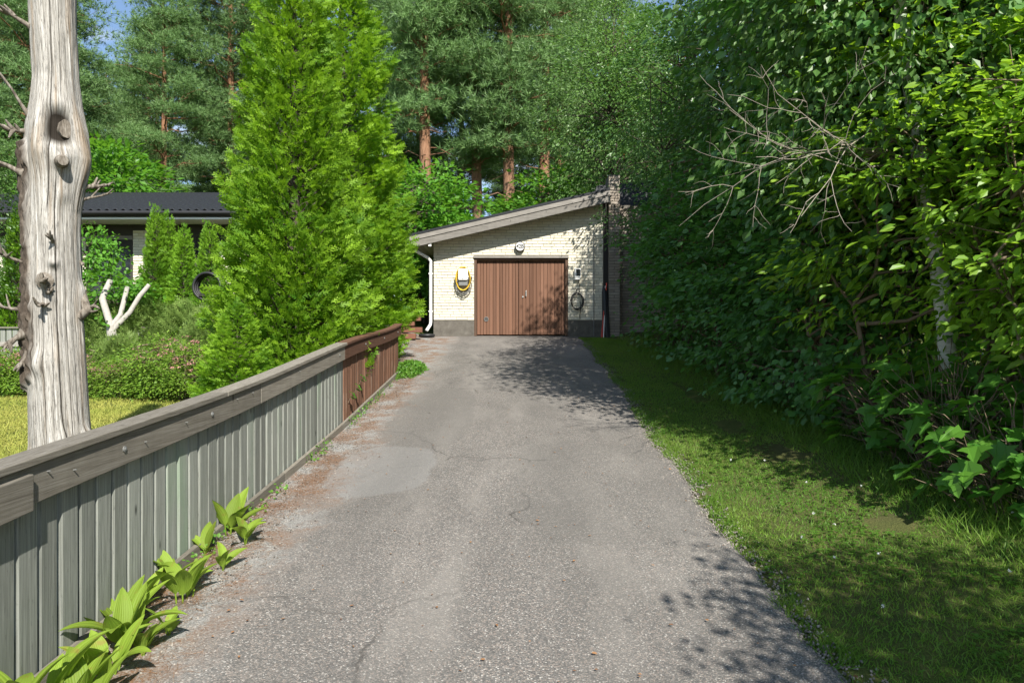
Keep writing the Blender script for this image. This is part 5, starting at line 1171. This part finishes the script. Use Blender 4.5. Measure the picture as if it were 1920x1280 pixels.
# weeds and ground cover at the fence foot
n = 900; Y = rng.uniform(2.2, 12.6, n); X = FX + .075 + np.abs(rng.normal(size=n)) * .05; ok = vn(Y * 2.6, 4.4) > .52; X, Y = X[ok], Y[ok]; n = len(X)
o = put('fence_weeds', scatter(ROUND, np.stack([X, Y, ground_z(X, Y) + rng.uniform(.01, .11, n)], -1), rng.normal(size=(n, 3)) + [.5, 0, .2], rng.normal(size=(n, 3)) * .4 + [.3, -.2, 1], rng.uniform(.015, .035, n), None, 'weeds'), MAT['clover']); tag(o, 'small weeds sprouting along the foot of the fence', 'weeds', kind='stuff')
n = 1500; az = rng.uniform(0, 6.28, n); rr_ = np.sqrt(rng.random(n)); X = -1.95 + .33 * rr_ * np.cos(az); Y = 12.85 + .85 * rr_ * np.sin(az); Z = ground_z(X, Y) + .02 + .16 * (1 - rr_ ** 2) * rng.random(n)
o = put('ground_cover', scatter(OVAL, np.stack([X, Y, Z], -1), rng.normal(size=(n, 3)) + [0, 0, .2], rng.normal(size=(n, 3)) * .5 + [0, -.2, 1], rng.uniform(.04, .075, n), None, 'cover'), MAT['clover']); tag(o, 'green leafy ground cover patch at the brown fence end', 'ground cover', kind='stuff')
# vine sprouts poking through the brown boards
for (px, py, yy_) in ((660, 740, 8.75), (669, 725, 9.05), (678, 708, 9.35)):
    z = CAMZ + (640 - py) / F * yy_; z = min(max(z, gz(FX, yy_) + .2), ftop(yy_) - .35); t = thing('vine_sprout', 'small green vine sprout poking out through the brown fence boards', 'vine', (FX + .02, yy_, z), 0, 'vine sprouts on the brown boards')
    b = MB(); b.tube([(-.01, 0, -.12), (.02, .01, -.05), (.06, .0, 0)], [.004, .003, .002], 5); b.build('stem', MAT['stem'], t)
    k = 3; put('leaf', scatter(MAPLE, np.array([[.06, 0, 0], [.04, .02, -.04], [.05, -.03, .03]]), np.array([[.4, .5, -.4], [.5, .8, -.2], [.5, -.7, .1]]), np.array([[.6, -.4, .8], [.4, -.5, .8], [.6, -.5, .7]]), np.array([.09, .07, .08]), None, 'leaf'), MAT['maple_low'], t)
# brown needle litter on the strip, and a few loose leaves and twigs on the asphalt
NEED = ([(0, -.012, 0), (0, .012, 0), (1, .008, 0), (1, -.008, 0)], [(0, 1, 2, 3)])
n = 26000; Y = 2.0 + 11 * rng.random(n) ** 1.4; X = FX + .07 + np.abs(rng.normal(size=n)) * .24 + .12 * (vn(Y * 1.5, 3.1) > .5); ok = vn(X * 5 + 9, Y * 2.2) * .7 + .3 * vn(X * 14, Y * 14) > .47; X, Y = X[ok], Y[ok]; n = len(X); az = rng.uniform(0, 6.28, n)
m = M('brown_needles', .85, .15); m.col(m.mix(m.attr('var'), (.11, .05, .022), (.27, .15, .075))); MAT['needles'] = m.m
Zt = ground_z(X, Y) + .022 + .006 * rng.random(n)
o = put('needle_litter', scatter(NEED, np.stack([X, Y, Zt], -1), np.stack([np.cos(az), np.sin(az), rng.normal(size=n) * .12], -1), rng.normal(size=(n, 3)) * .3 + [0, 0, 1], rng.uniform(.03, .06, n), None, 'needles'), MAT['needles']); tag(o, 'brown conifer needles strewn along the fence foot', 'needles', kind='stuff')
n = 420; Y = 2.3 + 13 * rng.random(n) ** 1.3; X = rng.uniform(-1.7, 1.6, n); az = rng.uniform(0, 6.28, n)
o = put('leaf_litter', scatter(OVAL, np.stack([X, Y, ground_z(X, Y) + .032], -1), np.stack([np.cos(az), np.sin(az), np.zeros(n)], -1), rng.normal(size=(n, 3)) * .25 + [0, 0, 1], rng.uniform(.008, .03, n), None, 'litter'), MAT['needles']); tag(o, 'tiny dry leaves scattered over the asphalt', 'leaf litter', kind='stuff')

# loose stones and crumbs of asphalt along the verge
n = 5200; Y = 1.9 + 15 * rng.random(n) ** 1.6; X = right_edge(Y) + rng.normal(size=n) * .07 - .01
STONE = ([(0, 0, -.4), (.5, .1, 0), (0, .5, .05), (-.5, 0, 0), (.05, -.5, 0), (0, 0, .4)], [(0, 2, 1), (0, 3, 2), (0, 4, 3), (0, 1, 4), (5, 1, 2), (5, 2, 3), (5, 3, 4), (5, 4, 1)])
m = M('crumbs', .9, .15); m.col(m.mix(m.attr('var'), (.09, .08, .07), (.30, .27, .235))); MAT['crumbs'] = m.m
o = put('edge_gravel', scatter(STONE, np.stack([X, Y, ground_z(X, Y) + .012], -1), rng.normal(size=(n, 3)), rng.normal(size=(n, 3)), rng.uniform(.006, .022, n), None, 'gravel'), MAT['crumbs']); tag(o, 'loose gravel crumbs along the edge of the asphalt', 'gravel', kind='stuff')
n = 4200; Y = 1.9 + 11 * rng.random(n) ** 1.5; X = FX + .08 + np.abs(rng.normal(size=n)) * .25
o = put('fence_gravel', scatter(STONE, np.stack([X, Y, ground_z(X, Y) + .02], -1), rng.normal(size=(n, 3)), rng.normal(size=(n, 3)), rng.uniform(.005, .018, n), None, 'gravel'), MAT['crumbs']); tag(o, 'fine gravel washed up along the foot of the fence', 'gravel', kind='stuff')
n = 5000; Y = 1.9 + 13 * rng.random(n) ** 1.5; X = right_edge(Y) + rng.uniform(0, .14, n) - .07 * (vn(Y * 3, 8.8) > .5); ok = vn(Y * 4.5, 2.8) > .5; X, Y = X[ok], Y[ok]
blades('edge_tufts', X, Y, ground_z(X, Y), .05, .11, .0055, .7, MAT['grass'], 'tufts of grass creeping over the asphalt edge', 'grass')
